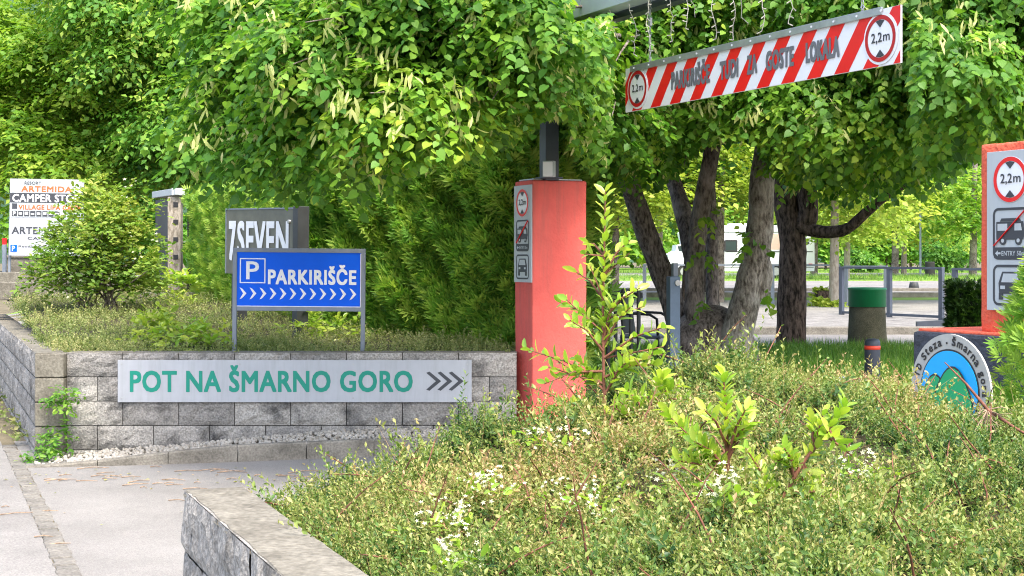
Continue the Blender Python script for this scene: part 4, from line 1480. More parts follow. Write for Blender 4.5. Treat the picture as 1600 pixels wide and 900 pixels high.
# black bin, post, concrete blocks far off
bx = P(1453, 437, 78)
t = thing('waste_bin', 'ribbed black waste bin on the far lawn', 'bin', (bx.x, bx.y, float(gz(bx.x, bx.y))))
mb = MB(); mb.lathe([(0, 0)] + [(0.25 + (.012 if k % 2 else 0), .02 + .09 * k / 2) for k in range(18)] + [(0.22, .82), (0.2, .6), (0, .6)], n=24); mb.build('drum', M['rubber'], t)
t = thing('lamp_post', 'thin grey lamp post behind the black waste bin', 'lamp post', (bx.x + .05, bx.y + 2, float(gz(bx.x, bx.y))))
mb = MB(); mb.tube([(0, 0, 0), (0, 0, 3.6)], .06, 8); mb.build('pole', M['greyframe'], t)
mb = MB(); mb.box((0, -.15, 3.62), (.12, .5, .05), None, .01); mb.build('lamp_head', M['greyframe'], t)
cb = P(1428, 460, 52)
t = thing('concrete_block', 'small tapered grey concrete block on the gravel pitch', 'block', (cb.x, cb.y, float(gz(cb.x, cb.y))))
mb = MB(); mb.lathe([(0, 0), (.20, 0), (.15, .26), (.13, .28), (0, .28)], n=4); mb.build('block', M['darkpost'], t)
pb = P(1290, 477, 40)
t = thing('planter_box', 'low weathered wooden planter box beside the pale slim trunk', 'planter', (pb.x, pb.y, float(gz(pb.x, pb.y))))
mb = MB(); mb.box((0, 0, .14), (.5, .5, .28), None, .01); mb.build('box', M['bark_dark'], t)
mb = MB(); mb.box((0, 0, .285), (.44, .44, .02)); mb.build('soil', M['litter'], t)

# motorhome
D = 72.0
v0, v1 = hx(1042, D), hx(1273, D)
vz = float(gz(4, D)) + .02
LN = v1 - v0
t = thing('motorhome', 'white motorhome parked on the far side behind the trunks', 'motorhome', (v0, D, vz))
HT = P(0, 352, D).z - vz
def VX(px): return hx(px, D) - v0
def VZ(py): return P(0, py, D).z - vz
mb = MB()
prof = [(VX(1072), .35), (LN - .02, .35), (LN, .6), (LN - .02, HT - .25), (LN - .25, HT), (VX(1080), HT), (VX(1066), HT - .35), (VX(1070), HT - .9)]
mb.poly(prof, 0, 2.2); mb.build('body', M['rvwhite'], t)
mb = MB(); mb.poly([(0.02, .45), (VX(1072) - .01, .35), (VX(1070), HT - .92), (VX(1058), HT - .95), (.45, 1.35), (.08, 1.15)], .08, 2.1); mb.build('cab', M['rvwhite'], t)
mb = MB(); mb.poly([(.60, 1.32), (VX(1066), 1.32), (VX(1066), HT - 1.0), (VX(1059), HT - 1.02)], .07, .079); mb.build('cab_window', M['glass'], t)
for a, b2, c_, d_ in ((1133, 1151, 376, 392), (1088, 1105, 376, 392), (1238, 1254, 372, 386)):
    mb = MB(); mb.rect(VX(a), VZ(d_), VX(b2), VZ(c_), -.03, -.002); w_ = mb.build('window', M['glass'], t)
    mb = MB(); mb.rrect_frame(VX(a) - .04, VZ(d_) - .04, VX(b2) + .04, VZ(c_) + .04, .08, .07, -.034); mb.build('frame', M['black'], w_)
mb = MB(); mb.rect(VX(1070), VZ(363), LN - .2, VZ(362), -.02, -.002); mb.rect(VX(1135), VZ(394), LN - .1, VZ(392.5), -.012, -.002); mb.rect(VX(1075), VZ(418), LN - .05, VZ(417), -.012, -.002); mb.build('trim_strips', M['darkpost'], t)
mb = MB(); mb.rect(VX(1190), VZ(390), VX(1225), VZ(365), -.012, -.002); mb.build('peach_panel', mat('peach decal', (.75, .5, .42), .5, .05), t)
mb = MB(); mb.poly([(LN - .9, VZ(388)), (LN - .65, VZ(388)), (LN - .25, VZ(380)), (LN - .6, VZ(366)), (LN - .75, VZ(366)), (LN - .4, VZ(380))][::-1], -.014, -.004); mb.build('chevron_decal', M['charcoal'], t)
mb = MB(); mb.box((LN * .5, 1.1, HT + .05), (.9, .7, .12), None, .03); mb.box((LN * .36, 1.0, HT + .07), (.6, .6, .16), None, .03); mb.build('roof_vent', M['rvwhite'], t)
mb = MB(); mb.rect(LN - .3, .62, LN - .12, .72, -.02, -.002); mb.build('marker_light', M['red'], t)
for x in (.85, LN - 1.9):
    for y in (.1, 2.0):
        mb = MB(); mb.tube([(x, y - .12, .34), (x, y + .12, .34)], .34, 24); w_ = mb.build('wheel', M['rubber'], t)
        mb = MB(); mb.tube([(x, y - .135, .34), (x, y - .121, .34)], .2, 18); mb.build('rim', M['steel'], w_)

# ================================================================== PLANTS
# ---- foreground shrub bed
def st_coords(x, y):
    s = (x - NE[0]) * SN[0] + (y - NE[1]) * SN[1]
    t = -((x - NE[0]) * SD[0] + (y - NE[1]) * SD[1])   # towards the viewer
    return s, t


_rs = [0.0, 0.21, 0.4, 0.7, 1.0, 1.3, 1.7, 2.1, 2.6, 3.1, 3.6, 5.0]
_rz = [0.70, 0.77, 0.83, 0.93, 1.02, 1.09, 1.17, 1.19, 1.07, 0.93, 0.93, 0.98]


def shrub_z(x, y):
    s, t = st_coords(x, y)
    R = np.interp(s, _rs, _rz)
    inner = np.minimum(R, np.interp(s, [0, .21, .45, 1, 5], [.70, .79, .86, .93, .98]))
    k = sstep(0.1, 1.9, t)
    z = R * (1 - k) + inner * k
    z = z + 0.065 * np.sin(x * 5.1 + 1.3 * np.sin(y * 3.7)) * np.sin(y * 4.3 + x) * sstep(.3, .8, s) + 0.04 * np.sin(x * 11.3 + y * 3) * np.sin(y * 9.7 - x * 2) * sstep(.25, .6, s)
    return np.where(t < 0.0, z - (z - 0.15) * sstep(0.0, -0.42, t) if True else z, z)


def bed_keep(x, y):
    s, t = st_coords(x, y)
    return (s > 0.225) & (t > -0.36) & (y > 1.2)


xs_ = np.linspace(0.22, 5.5, 66)
ts_ = np.linspace(-0.36, 4.4, 60)
sheet('bed_soil', xs_, ts_, lambda x, y: float(shrub_z(x, y)) - 0.085, M['litter'],
      warp=lambda s, t: (NE[0] + SN[0] * s - SD[0] * t, NE[1] + SN[1] * s - SD[1] * t))


NARROW = ([(0, 0, 0), (0.24, 0.5, 0.08), (0, 1, -0.12), (-0.24, 0.5, 0.08)], [(0, 1, 2), (0, 2, 3)])


def sprig(n_leaf, L, leaf, seed, tipt=0.9, baset=0.2):
    rg = np.random.default_rng(seed)
    V, F, T = [], [], []
    bend = rg.normal(size=2) * 0.35
    for i in range(n_leaf):
        k = (i + 0.5) / n_leaf
        p = np.array([bend[0] * L * k * k, bend[1] * L * k * k, L * k])
        a = i * 2.4 + rg.uniform(-.4, .4)
        elev = 0.25 + 0.8 * k + rg.uniform(-.2, .2)
        ax = np.array([math.cos(a) * math.cos(elev), math.sin(a) * math.cos(elev), math.sin(elev)])
        nr = np.array([-math.cos(a) * math.sin(elev), -math.sin(a) * math.sin(elev), math.cos(elev)]) + rg.normal(size=3) * .25
        R = frames(ax[None], nr[None])[0]
        sz = leaf * (1.0 - 0.35 * k) * rg.uniform(.75, 1.2)
        n0 = len(V)
        for v in NARROW[0]:
            V.append(R @ (np.array(v) * sz) + p)
            T.append(baset + (tipt - baset) * k ** 1.4 + rg.uniform(-.07, .07))
        F += [tuple(n0 + q for q in f) for f in DIAMOND[1]]
    # stem: two crossed slivers
    n0 = len(V)
    w = leaf * 0.06
    V += [np.array([-w, 0, 0]), np.array([w, 0, 0]), np.array([bend[0] * L, bend[1] * L, L])]
    T += [.92, .92, .95]
    F += [(n0, n0 + 1, n0 + 2)]
    return np.array(V), F, np.array(T)


def merge_meshes(name, objs, material, parent=None, **kw):
    """join several instanced leaf meshes into one object"""
    bm_v, bm_f, tt = [], [], []
    n0 = 0
    vs, ls, ts = [], [], []
    for o in objs:
        me = o.data
        v = np.empty(len(me.vertices) * 3, np.float32); me.vertices.foreach_get("co", v)
        l = np.empty(len(me.loops), np.int32); me.loops.foreach_get("vertex_index", l)
        a = np.empty(len(me.vertices), np.float32); me.attributes["tint"].data.foreach_get("value", a)
        vs.append(v); ls.append(l + n0); ts.append(a)
        n0 += len(me.vertices)
        bpy.data.objects.remove(o)
        bpy.data.meshes.remove(me)
    v, l, a = np.concatenate(vs), np.concatenate(ls), np.concatenate(ts)
    me = bpy.data.meshes.new(name)
    me.vertices.add(len(v) // 3); me.vertices.foreach_set("co", v)
    me.loops.add(len(l)); me.loops.foreach_set("vertex_index", l)
    me.polygons.add(len(l) // 3); me.polygons.foreach_set("loop_start", (np.arange(len(l) // 3) * 3).astype(np.int32))
    at = me.attributes.new("tint", 'FLOAT', 'POINT'); at.data.foreach_set("value", a)
    me.update(calc_edges=True)
    return tag(link(name, me, material, parent), **kw)


def cover(name, xy, zf, leaf, L, material, nvar=6, n_leaf=17, nrm_up=0.8, tipt=.9, baset=.15, long_share=.05, patch=0.16, seed=5, sink=0.05, parent=None, **kw):
    objs = []
    x, y = xy[:, 0], xy[:, 1]
    e = 0.03
    z = zf(x, y)
    nx = (zf(x - e, y) - zf(x + e, y)) / (2 * e)
    ny = (zf(x, y - e) - zf(x, y + e)) / (2 * e)
    nr = unit(np.stack([nx, ny, np.ones_like(nx)], 1))
    ax = unit(nr * nrm_up + RNG.normal(size=nr.shape) * 0.42 + np.array([0, 0, .25]))
    which = RNG.integers(0, nvar, len(x))
    sc = RNG.uniform(.7, 1.25, len(x)) * np.where(RNG.uniform(size=len(x)) < long_share, 1.6, 1.0)
    pt = patch * (np.sin(x * 2.3 + 1.7 * np.sin(y * 1.9)) + np.sin(y * 3.1 + x * 1.3)) * .5 + RNG.normal(size=len(x)) * .09
    pos = np.stack([x, y, z], 1) - nr * (L * .75 + sink * RNG.uniform(-.4, 1.4, len(x))[:, None])
    for k in range(nvar):
        m = which == k
        V, F, T = sprig(n_leaf, L, leaf, seed * 100 + k, tipt, baset)
        # template axis is +z: rotate so that z -> axis
        side = unit(np.cross(ax[m], rand_unit(m.sum())))
        R = np.stack([side, np.cross(ax[m], side), ax[m]], -1)
        objs.append(instanced(name, V, F, pos[m], R, sc[m], pt[m], material, None, T))
    return merge_meshes(name, objs, material, parent, **kw)


n = 90000
s_ = RNG.uniform(0.2, 5.3, n); t_ = RNG.uniform(-0.34, 3.6, n)
x_ = NE[0] + SN[0] * s_ - SD[0] * t_; y_ = NE[1] + SN[1] * s_ - SD[1] * t_
ok = bed_keep(x_, y_) & (np.abs(x_ / np.maximum(y_, .5)) < 0.6) & (y_ > 2.2) & (y_ < 8)
hole = np.sin(x_ * 6.1 + 2 * np.sin(y_ * 4.2)) * np.sin(y_ * 7.3 + 1.5 * np.sin(x_ * 5))
ok &= (hole < 0.72) | (RNG.uniform(size=n) < .25)
xy = np.stack([x_, y_], 1)[ok]
cover('ground_cover', xy, shrub_z, 0.0170, 0.115, M['cotoneaster'], n_leaf=22, baset=.08, tipt=.74, long_share=.06, patch=.24, nrm_up=.3, kind='stuff')
# long reddish shoots arching out of the foliage
mb = MB()
random.seed(5)
shoots = []
for k in range(260):
    s, tt_ = random.uniform(.35, 4.0), random.uniform(-.2, 2.6)
    x, y = NE[0] + SN[0] * s - SD[0] * tt_, NE[1] + SN[1] * s - SD[1] * tt_
    if abs(x / y) > .38 or y < 2.6: continue
    z = float(shrub_z(x, y))
    a = random.uniform(0, 6.28)
    ln = random.uniform(.12, .32)
    el = random.uniform(.15, 1.2)
    p = [Vector((x, y, z - .05))]
    dirv = Vector((math.cos(a) * math.cos(el), math.sin(a) * math.cos(el), math.sin(el)))
    for i in range(5):
        p.append(p[-1] + dirv * ln / 5)
        dirv = (dirv + Vector((random.uniform(-.15, .15), random.uniform(-.15, .15), -.08))).normalized()
    mb.tube(p, [.0032, .003, .0027, .0023, .0018, .001], 5)
    shoots.append(p)
tag(mb.build('bare_shoots', M['stem_red']), kind='stuff')
pp, aa, nn_ = [], [], []
for p in shoots:
    for i in range(1, 6):
        for j in range(3):
            pp.append(p[i] + (p[i] - p[i - 1]) * random.uniform(-.8, 0)); aa.append(rand_unit(1)[0] + np.array(p[i] - p[i - 1]) * 8); nn_.append(rand_unit(1)[0] + [0, 0, .8])
o = instanced('shoot_leaves', *DIAMOND, np.array([tuple(q) for q in pp]), frames(np.array(aa), np.array(nn_)), RNG.uniform(.012, .021, len(pp)), RNG.uniform(.4, .95, len(pp)), M['cotoneaster'])
tag(o, kind='stuff')

# ---- matted cover of the far bed
n = 19000
yy = 12.28 + 8.5 * RNG.uniform(0, 1, n) ** 1.4
xl = -3.90 + (yy - 12.04) * SD[0] / SD[1] + 0.16
xx = xl + RNG.uniform(0, 1, n) * (0.1 - xl)
cover('ground_cover', np.stack([xx, yy], 1), lambda x, y: bedz(x, y) + 0.05 + .04 * np.sin(x * 4 + y * 2) * np.sin(y * 3.3), 0.028, 0.12, M['meadow'], n_leaf=15, baset=.15, tipt=.85, long_share=.08, seed=8, sink=.04, nrm_up=.4, patch=.2, kind='stuff')

# ---- grass verge inside the gate
def verge_pt(x, v):
    y0 = 13.5 + 0.45 * (x - 3)
    return (x, max(y0, 12.6) + v * (19.45 - max(y0, 12.6)))


sheet('verge', np.linspace(0.8, 8, 20), np.linspace(0, 1, 12), lambda x, y: float(gz(x, y)) + .02, M['lawn'], warp=verge_pt)
n = 60000
x_ = RNG.uniform(1.0, 6.0, n); v_ = RNG.uniform(0, 1, n)
y0 = np.maximum(13.5 + .45 * (x_ - 3), 12.6); y_ = y0 + v_ * (19.4 - y0)
blade = ([(-.035, 0, 0), (.035, 0, 0), (.02, .6, .06), (0, 1, .22), (-.02, .6, .06)], [(0, 1, 2), (0, 2, 4), (4, 2, 3)])
ax = unit(np.array([0, 0, 1.0]) + RNG.normal(size=(n, 3)) * .28)
o = instanced('grass', *blade, np.stack([x_, y_, gz(x_, y_)], 1), frames(ax, rand_unit(n)), RNG.uniform(.10, .26, n), RNG.uniform(0, 1, n) * .9, M['grassblade'])
tag(o, kind='stuff')
# coarse grass on the far lawns
n = 26000
x_ = np.concatenate([RNG.uniform(-5, 30, n // 2), RNG.uniform(-5, 40, n // 2)])
y_ = np.concatenate([RNG.uniform(66.2, 81.8, n // 2), RNG.uniform(97.5, 112, n // 2)])
ax = unit(np.array([0, 0, 1.0]) + RNG.normal(size=(n, 3)) * .3)
o = instanced('lawn_grass', *blade, np.stack([x_, y_, gz(x_, y_)], 1), frames(ax, rand_unit(n)), RNG.uniform(.12, .3, n), RNG.uniform(.3, 1, n), M['grassblade'])
tag(o, kind='stuff')


# ---- hedges of thuja sprays
def fan(nl=7, spread=62):
    V, F = [], []
    for i in range(nl):
        a = math.radians(-spread + 2 * spread * i / (nl - 1))
        ln = 1.0 - 0.35 * abs(a) / math.radians(spread)
        b = np.array([0, 0.32 * (1 - abs(a) / math.radians(spread)), 0])
        d = np.array([math.sin(a), math.cos(a), 0.10 * math.cos(3 * a)])
        s = np.array([math.cos(a), -math.sin(a), 0]) * .075
        n0 = len(V)
        e = b + d * (ln - b[1]) + np.array([0, 0, -.10])
        m_ = (b + e) / 2 + np.array([0, 0, .04])
        V += [b, m_ + s, e, m_ - s]
        F += [(n0, n0 + 1, n0 + 2), (n0, n0 + 2, n0 + 3)]
    return np.array(V), F


FAN = fan()


def hedge(name, label, p0, p1, z0, zt0, zt1, thick, count, size, material, tb=.2, ts=.6, bulge=.12, cat='hedge', back=True):
    a, b = np.array(p0[:2], float), np.array(p1[:2], float)
    d = (b - a); Ln = np.linalg.norm(d); d /= Ln
    nrm = np.array([d[1], -d[0]])          # towards the viewer when p0 is left of p1
    t = thing(name, label, cat, (a[0], a[1], z0))
    org = np.array([a[0], a[1], z0])
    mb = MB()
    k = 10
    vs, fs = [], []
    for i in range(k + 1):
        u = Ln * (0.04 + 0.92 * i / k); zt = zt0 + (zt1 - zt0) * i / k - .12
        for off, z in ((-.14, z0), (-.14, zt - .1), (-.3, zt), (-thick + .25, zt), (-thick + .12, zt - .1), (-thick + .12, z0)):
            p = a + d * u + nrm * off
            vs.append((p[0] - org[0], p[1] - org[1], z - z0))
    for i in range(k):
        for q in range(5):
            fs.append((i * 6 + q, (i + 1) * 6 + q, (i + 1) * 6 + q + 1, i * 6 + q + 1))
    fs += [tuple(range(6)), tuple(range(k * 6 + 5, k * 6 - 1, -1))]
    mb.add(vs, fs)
    mb.build('dark_core', M['core'], t)  # solid dark box; shade between the sprays is put into its colour
    n = count
    u = RNG.uniform(0, Ln, n)
    zt = zt0 + (zt1 - zt0) * u / Ln
    r = RNG.uniform(0, 1, n)
    front = r < .66
    top = (r >= .66) & (r < .82)
    z = z0 + (zt - z0) * RNG.uniform(0, 1, n)
    bl = bulge * (np.sin(u * 5.3 + z * 3.1) * np.sin(z * 6.1 - u * 2.2) + .6 * np.sin(u * 13 + z * 8))
    off = np.where(front, bl * .8 - RNG.uniform(0, .12, n), -RNG.uniform(0, thick, n))
    z = np.where(top, zt + bl * .6 - RNG.uniform(0, .1, n), z)
    end = r >= .82
    u = np.where(end, np.where(RNG.uniform(size=n) < .5, RNG.uniform(-.06, .06, n), Ln - RNG.uniform(-.06, .06, n)), u)
    pos = np.stack([a[0] + d[0] * u + nrm[0] * off, a[1] + d[1] * u + nrm[1] * off, z], 1)
    out = np.where(front[:, None], np.array([nrm[0], nrm[1], .15]), np.where(top[:, None], np.array([nrm[0] * .2, nrm[1] * .2, 1.0]), np.where((u < Ln / 2)[:, None], np.array([-d[0], -d[1], .1]), np.array([d[0], d[1], .1]))))
    ax = out * .75 + np.array([0, 0, .55]) + RNG.normal(size=(n, 3)) * .4
    nr = np.cross(out, rand_unit(n)) + out * .5 + np.array([0, 0, .4])
    tint = tb + ts * RNG.uniform(0, 1, n) + .5 * bl + .12 * np.sin(u * 3.1 + 1.1) * np.sin(z * 2.6)  # bulges tinted lighter, recesses darker: shade put into the spray colour
    instanced('sprays', *FAN, pos - org, frames(ax, nr), size * RNG.uniform(.7, 1.3, n), tint, material, t)
    return t


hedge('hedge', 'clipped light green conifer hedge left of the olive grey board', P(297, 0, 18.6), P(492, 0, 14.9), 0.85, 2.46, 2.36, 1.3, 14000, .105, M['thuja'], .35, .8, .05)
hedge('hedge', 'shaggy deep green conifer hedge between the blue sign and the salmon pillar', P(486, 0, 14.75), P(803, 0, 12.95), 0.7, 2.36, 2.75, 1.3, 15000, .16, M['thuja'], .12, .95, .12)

# ---- trees
def tube_path(pts, d):
    return [P(px, py, d + dd) for px, py, dd in pts]


def limb(mb, pts, r0, r1, n=14, wob=.05, sub=5):
    """smooth limb through photo-plane points given as world vectors"""
    pts = [Vector(p) for p in pts]
    out = []
    for i in range(len(pts) - 1):
        p0, p1, p2, p3 = pts[max(i - 1, 0)], pts[i], pts[i + 1], pts[min(i + 2, len(pts) - 1)]
        for k in range(sub):
            t = k / sub
            out.append(.5 * ((2 * p1) + (p2 - p0) * t + (2 * p0 - 5 * p1 + 4 * p2 - p3) * t * t + (3 * p1 - p0 - 3 * p2 + p3) * t ** 3))
    out.append(pts[-1])
    m = len(out) - 1
    rr = [r0 + (r1 - r0) * (i / m) for i in range(m + 1)]
    rr = [r * random.uniform(1 - wob, 1 + wob) for r in rr]
    mb.tube(out, rr, n, wob * .6)


LBX = [330, 380, 430, 480, 520, 570, 610, 645, 690, 750, 805, 835, 885, 915, 960, 1000, 1050, 1100, 1140, 1175, 1215, 1250, 1300, 1350, 1400, 1450, 1500, 1540, 1620]
LBY = [312, 308, 306, 306, 318, 326, 305, 258, 238, 242, 235, 195, 195, 262, 300, 306, 262, 212, 205, 200, 262, 305, 314, 312, 305, 290, 255, 225, 225]


def lower(px):
    return np.interp(px, LBX, LBY)


def sign_free(p):
    """the canopy is pruned clear of the gateway signs and board"""
    px, py, d = proj(p)
    bad = (px > 955) & (px < 1425) & (d < 11.9)
    bad |= (px > 835) & (px < 890) & (py > 185) & (d < 12.6)
    bad |= (px > 335) & (px < 480) & (py > 330) & (d < 15.2)
    bad |= (px > 795) & (px < 925) & (py > 262) & (d < 12.6)
    bad |= (px > 890) & (px < 1000) & (py < 40 - (px - 885) * .3) & (d < 12.7)
    bad |= (py > lower(px) + 14)
    return ~bad


def canopy_blobs(px0, px1, step, d0, d1, r0, r1, ytop, seed, rowstep=62, dfun=None):
    rg = random.Random(seed)
    C, Rr_, T = [], [], []
    px = px0
    while px <= px1:
        yb = float(lower(px))
        y = yb
        first = True
        while y > ytop:
            d = rg.uniform(d0, d1) if dfun is None else dfun(px, rg)
            r = rg.uniform(r0, r1)
            cy = y - (r * .75 + .12) * FPX / d if first else y
            X = px + rg.uniform(-.5, .5) * step
            C.append(tuple(P(X, cy, d)))
            Rr_.append((r * rg.uniform(.9, 1.3), r * rg.uniform(.8, 1.2), r * rg.uniform(.6, .85)))
            T.append(rg.uniform(-.16, .2))
            y = cy - rowstep * rg.uniform(.75, 1.25) if first else y - rowstep * rg.uniform(.75, 1.25)
            first = False
        px += step
    return np.array(C), np.array(Rr_), np.array(T)


def front_d(px, rg):
    if px < 470: return rg.uniform(10.8, 12.6)
    if px < 840: return rg.uniform(9.7, 11.2)
    if px < 950: return rg.uniform(11.0, 12.6)
    if px < 1430: return rg.uniform(12.4, 14.5)
    return rg.uniform(9.6, 12.6)


linden = thing('linden_tree', 'spreading many-stemmed linden with dangling pale bracts over the gateway', 'tree', P(1110, 560, 15.5))
lo = linden.location
def rel(c): return np.asarray(c) - np.array(lo)
random.seed(3)
mb = MB()
limb(mb, [P(1085, 600, 15.6), P(1050, 470, 15.7), P(1012, 370, 15.7), P(978, 275, 15.5), P(938, 195, 15), P(890, 90, 14.5), P(820, -40, 14)], .145, .06)
limb(mb, [P(1098, 610, 15.4), P(1086, 480, 15.4), P(1090, 370, 15.4), P(1112, 240, 15.3), P(1132, 140, 15.2), P(1150, 0, 15), P(1170, -150, 15)], .118, .055)
limb(mb, [P(1088, 420, 15.6), P(1064, 320, 15.9), P(1040, 245, 16.1), P(1020, 150, 16.2)], .11, .06)
limb(mb, [P(1120, 610, 16.0), P(1113, 450, 16.3), P(1112, 340, 16.3), P(1105, 230, 16.3)], .085, .055)
mb.v = [tuple(Vector(v) - lo) for v in mb.v]
mb.build('trunk', M['bark_mid'], linden)
mb = MB()
limb(mb, [P(1130, 610, 15.2), P(1152, 520, 15.2), P(1170, 450, 15.2), P(1187, 360, 15.2), P(1192, 270, 15.2), P(1212, 150, 15.2), P(1235, 20, 15.1), P(1250, -120, 15)], .178, .085, 16)
limb(mb, [P(1186, 462, 15.2), P(1197, 432, 15.15), P(1193, 402, 15.15)], .085, .06)
mb.v = [tuple(Vector(v) - lo) for v in mb.v]
mb.build('trunk', M['bark_pale'], linden, label='pale grey leaning trunk')
mb = MB()
mb.lathe([(.56, -.25), (.44, .05), (.34, .18), (.24, .28), (.1, .34)], (0, 0.0, .22), 18)
mb.v = [(x * random.uniform(.96, 1.04), y * random.uniform(.9, 1.1) * .8, z) for x, y, z in mb.v]
mb.build('root_flare', M['bark_mid'], linden)

C, Rr_, T = canopy_blobs(365, 1130, 44, 0, 0, .30, .50, -40, 31, 58, front_d)
C2, R2, T2 = canopy_blobs(890, 1250, 60, 13.2, 15.8, .45, .65, -110, 32, 75)
big_keep = lambda p: sign_free(p + np.array(lo))
foliage('crown', M['linden'], linden, rel(C), Rr_, 12500, .062, LINDEN, big_keep, .22, .6, T, per=9, length=.34, droop=.5, shell=.3, up=1.0)
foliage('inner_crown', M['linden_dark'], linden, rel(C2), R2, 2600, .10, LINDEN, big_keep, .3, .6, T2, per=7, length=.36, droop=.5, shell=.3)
# bracts hang in bunches on the sunny outer shoots
def bracts(parent, C, Rr_, nb, keepf, seed, off):
    rg = np.random.default_rng(seed)
    idx = rg.integers(0, len(C), nb)
    d = unit(rg.normal(size=(nb, 3)) * [1, .7, .6] + [0.1, -.9, .25])
    pos = C[idx] + d * Rr_[idx] * rg.uniform(.9, 1.12, (nb, 1))
    k = 6
    pos = np.repeat(pos, k, 0) + rg.normal(size=(nb * k, 3)) * .035
    ax = np.array([0, 0, -1.0]) + rg.normal(size=(nb * k, 3)) * .42
    nr = np.array([.3, -1, .1]) + rg.normal(size=(nb * k, 3)) * .5
    m = keepf(pos)
    return instanced('bracts', *BRACT, pos[m], frames(ax, nr)[m], (.10 * rg.uniform(.7, 1.2, nb * k))[m], rg.uniform(0, 1, nb * k)[m], M['bract'], parent)


bracts(linden, rel(C), Rr_, 1000, big_keep, 4, lo)
mb = MB()
for k in range(70):
    c = Vector(C[random.randrange(len(C))])
    a = c + Vector((random.uniform(.1, .5) * (1 if c.x < 1.5 else -1), random.uniform(.5, 1.1), random.uniform(-.1, .35)))
    e = c + Vector((random.uniform(-.5, .2), random.uniform(-.6, -.2), random.uniform(-.35, .1)))
    mb.tube([v - lo for v in (a, a.lerp(e, .35) + Vector((0, 0, .06)), a.lerp(e, .7) + Vector((0, 0, .04)), e)], [.018, .013, .008, .003], 6)
mb.build('branches', M['bark_mid'], linden)
# shoots sprouting low on the stems
sp = [P(1098, 480, 15.1), P(1120, 488, 15.0), P(1095, 400, 15.2), P(1172, 385, 14.9), P(1190, 460, 14.9), P(1108, 345, 15.0), P(1215, 300, 14.9), P(1212, 250, 14.9)]
foliage('shoot_leaves', M['linden'], linden, rel([tuple(q) for q in sp]), np.full((len(sp), 3), .10), 30, .08, LINDEN, None, .55, .4, per=5, length=.16, droop=.5)

# ---- large dark-trunked tree with the sweeping branch
oak = thing('linden_tree', 'dark straight-trunked linden with one long branch sweeping right', 'tree', P(1237, 560, 20))
lo2 = oak.location
def rel2(c): return np.asarray(c) - np.array(lo2)
mb = MB()
limb(mb, [P(1234, 580, 20), P(1236, 520, 20), P(1238, 430, 20), P(1238, 370, 20), P(1226, 300, 20), P(1222, 180, 19.8), P(1230, 0, 19.6)], .21, .15, 18, .035)
limb(mb, [P(1238, 360, 20), P(1262, 338, 19.9), P(1262, 270, 19.8), P(1290, 150, 19.6), P(1330, 0, 19.4)], .16, .09)
limb(mb, [P(1245, 352, 19.9), P(1282, 362, 19.8), P(1322, 358, 19.6), P(1358, 328, 19.4), P(1400, 296, 19.2), P(1470, 268, 19)], .10, .04, 12)
mb.v = [tuple(Vector(v) - lo2) for v in mb.v]
mb.build('trunk', M['bark_dark'], oak)
C, Rr_, T = canopy_blobs(1150, 1640, 48, 0, 0, .32, .55, -40, 41, 60, lambda px, rg: rg.uniform(12.4, 15) if px < 1430 else rg.uniform(10.2, 13))
C2, R2, T2 = canopy_blobs(1180, 1650, 60, 16, 20, .6, .85, -110, 42, 75)
keep2 = lambda p: sign_free(p + np.array(lo2))
foliage('crown', M['linden'], oak, rel2(C), Rr_, 8600, .065, LINDEN, keep2, .15, .6, T, per=9, length=.34, droop=.65, shell=.45, up=.9)
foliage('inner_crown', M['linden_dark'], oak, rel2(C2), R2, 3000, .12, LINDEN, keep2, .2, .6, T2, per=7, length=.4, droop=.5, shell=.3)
bracts(oak, rel2(C), Rr_, 520, keep2, 5, lo2)


def tree(name, label, base, trunk_pts, r0, r1, blobs, twigs, leaf, material, tmpl=DIAMOND, bark='bark_mid', tb=.15, ts=.6, group=None, per=6, length=.5, droop=.4, shell=.5, keep=None):
    t = thing(name, label, 'tree', base, 0, group)
    b = Vector(base)
    mb = MB()
    limb(mb, [Vector(p) - b for p in trunk_pts], r0, r1, 12, .04)
    mb.build('trunk', M[bark], t)
    C = np.array([tuple(Vector(q[:3]) - b) for q in blobs]); R_ = np.array([q[3:6] for q in blobs])
    kf = None if keep is None else (lambda p: keep(p + np.array(b)))
    foliage('crown', material, t, C, R_, twigs, leaf, tmpl, kf, tb, ts, RNG.uniform(-.15, .2, len(blobs)), per=per, length=length, droop=droop, shell=shell, up=1.0)
    return t


def blobs_box(px0, px1, py0, py1, d0, d1, r0, r1, n, seed, shape=None):
    rg = random.Random(seed)
    out = []
    while len(out) < n:
        px, py = rg.uniform(px0, px1), rg.uniform(py0, py1)
        if shape and not shape(px, py): continue
        r = rg.uniform(r0, r1)
        out.append((*P(px, py, rg.uniform(d0, d1)), r * rg.uniform(.9, 1.4), r * rg.uniform(.8, 1.2), r * rg.uniform(.55, .85)))
    return out


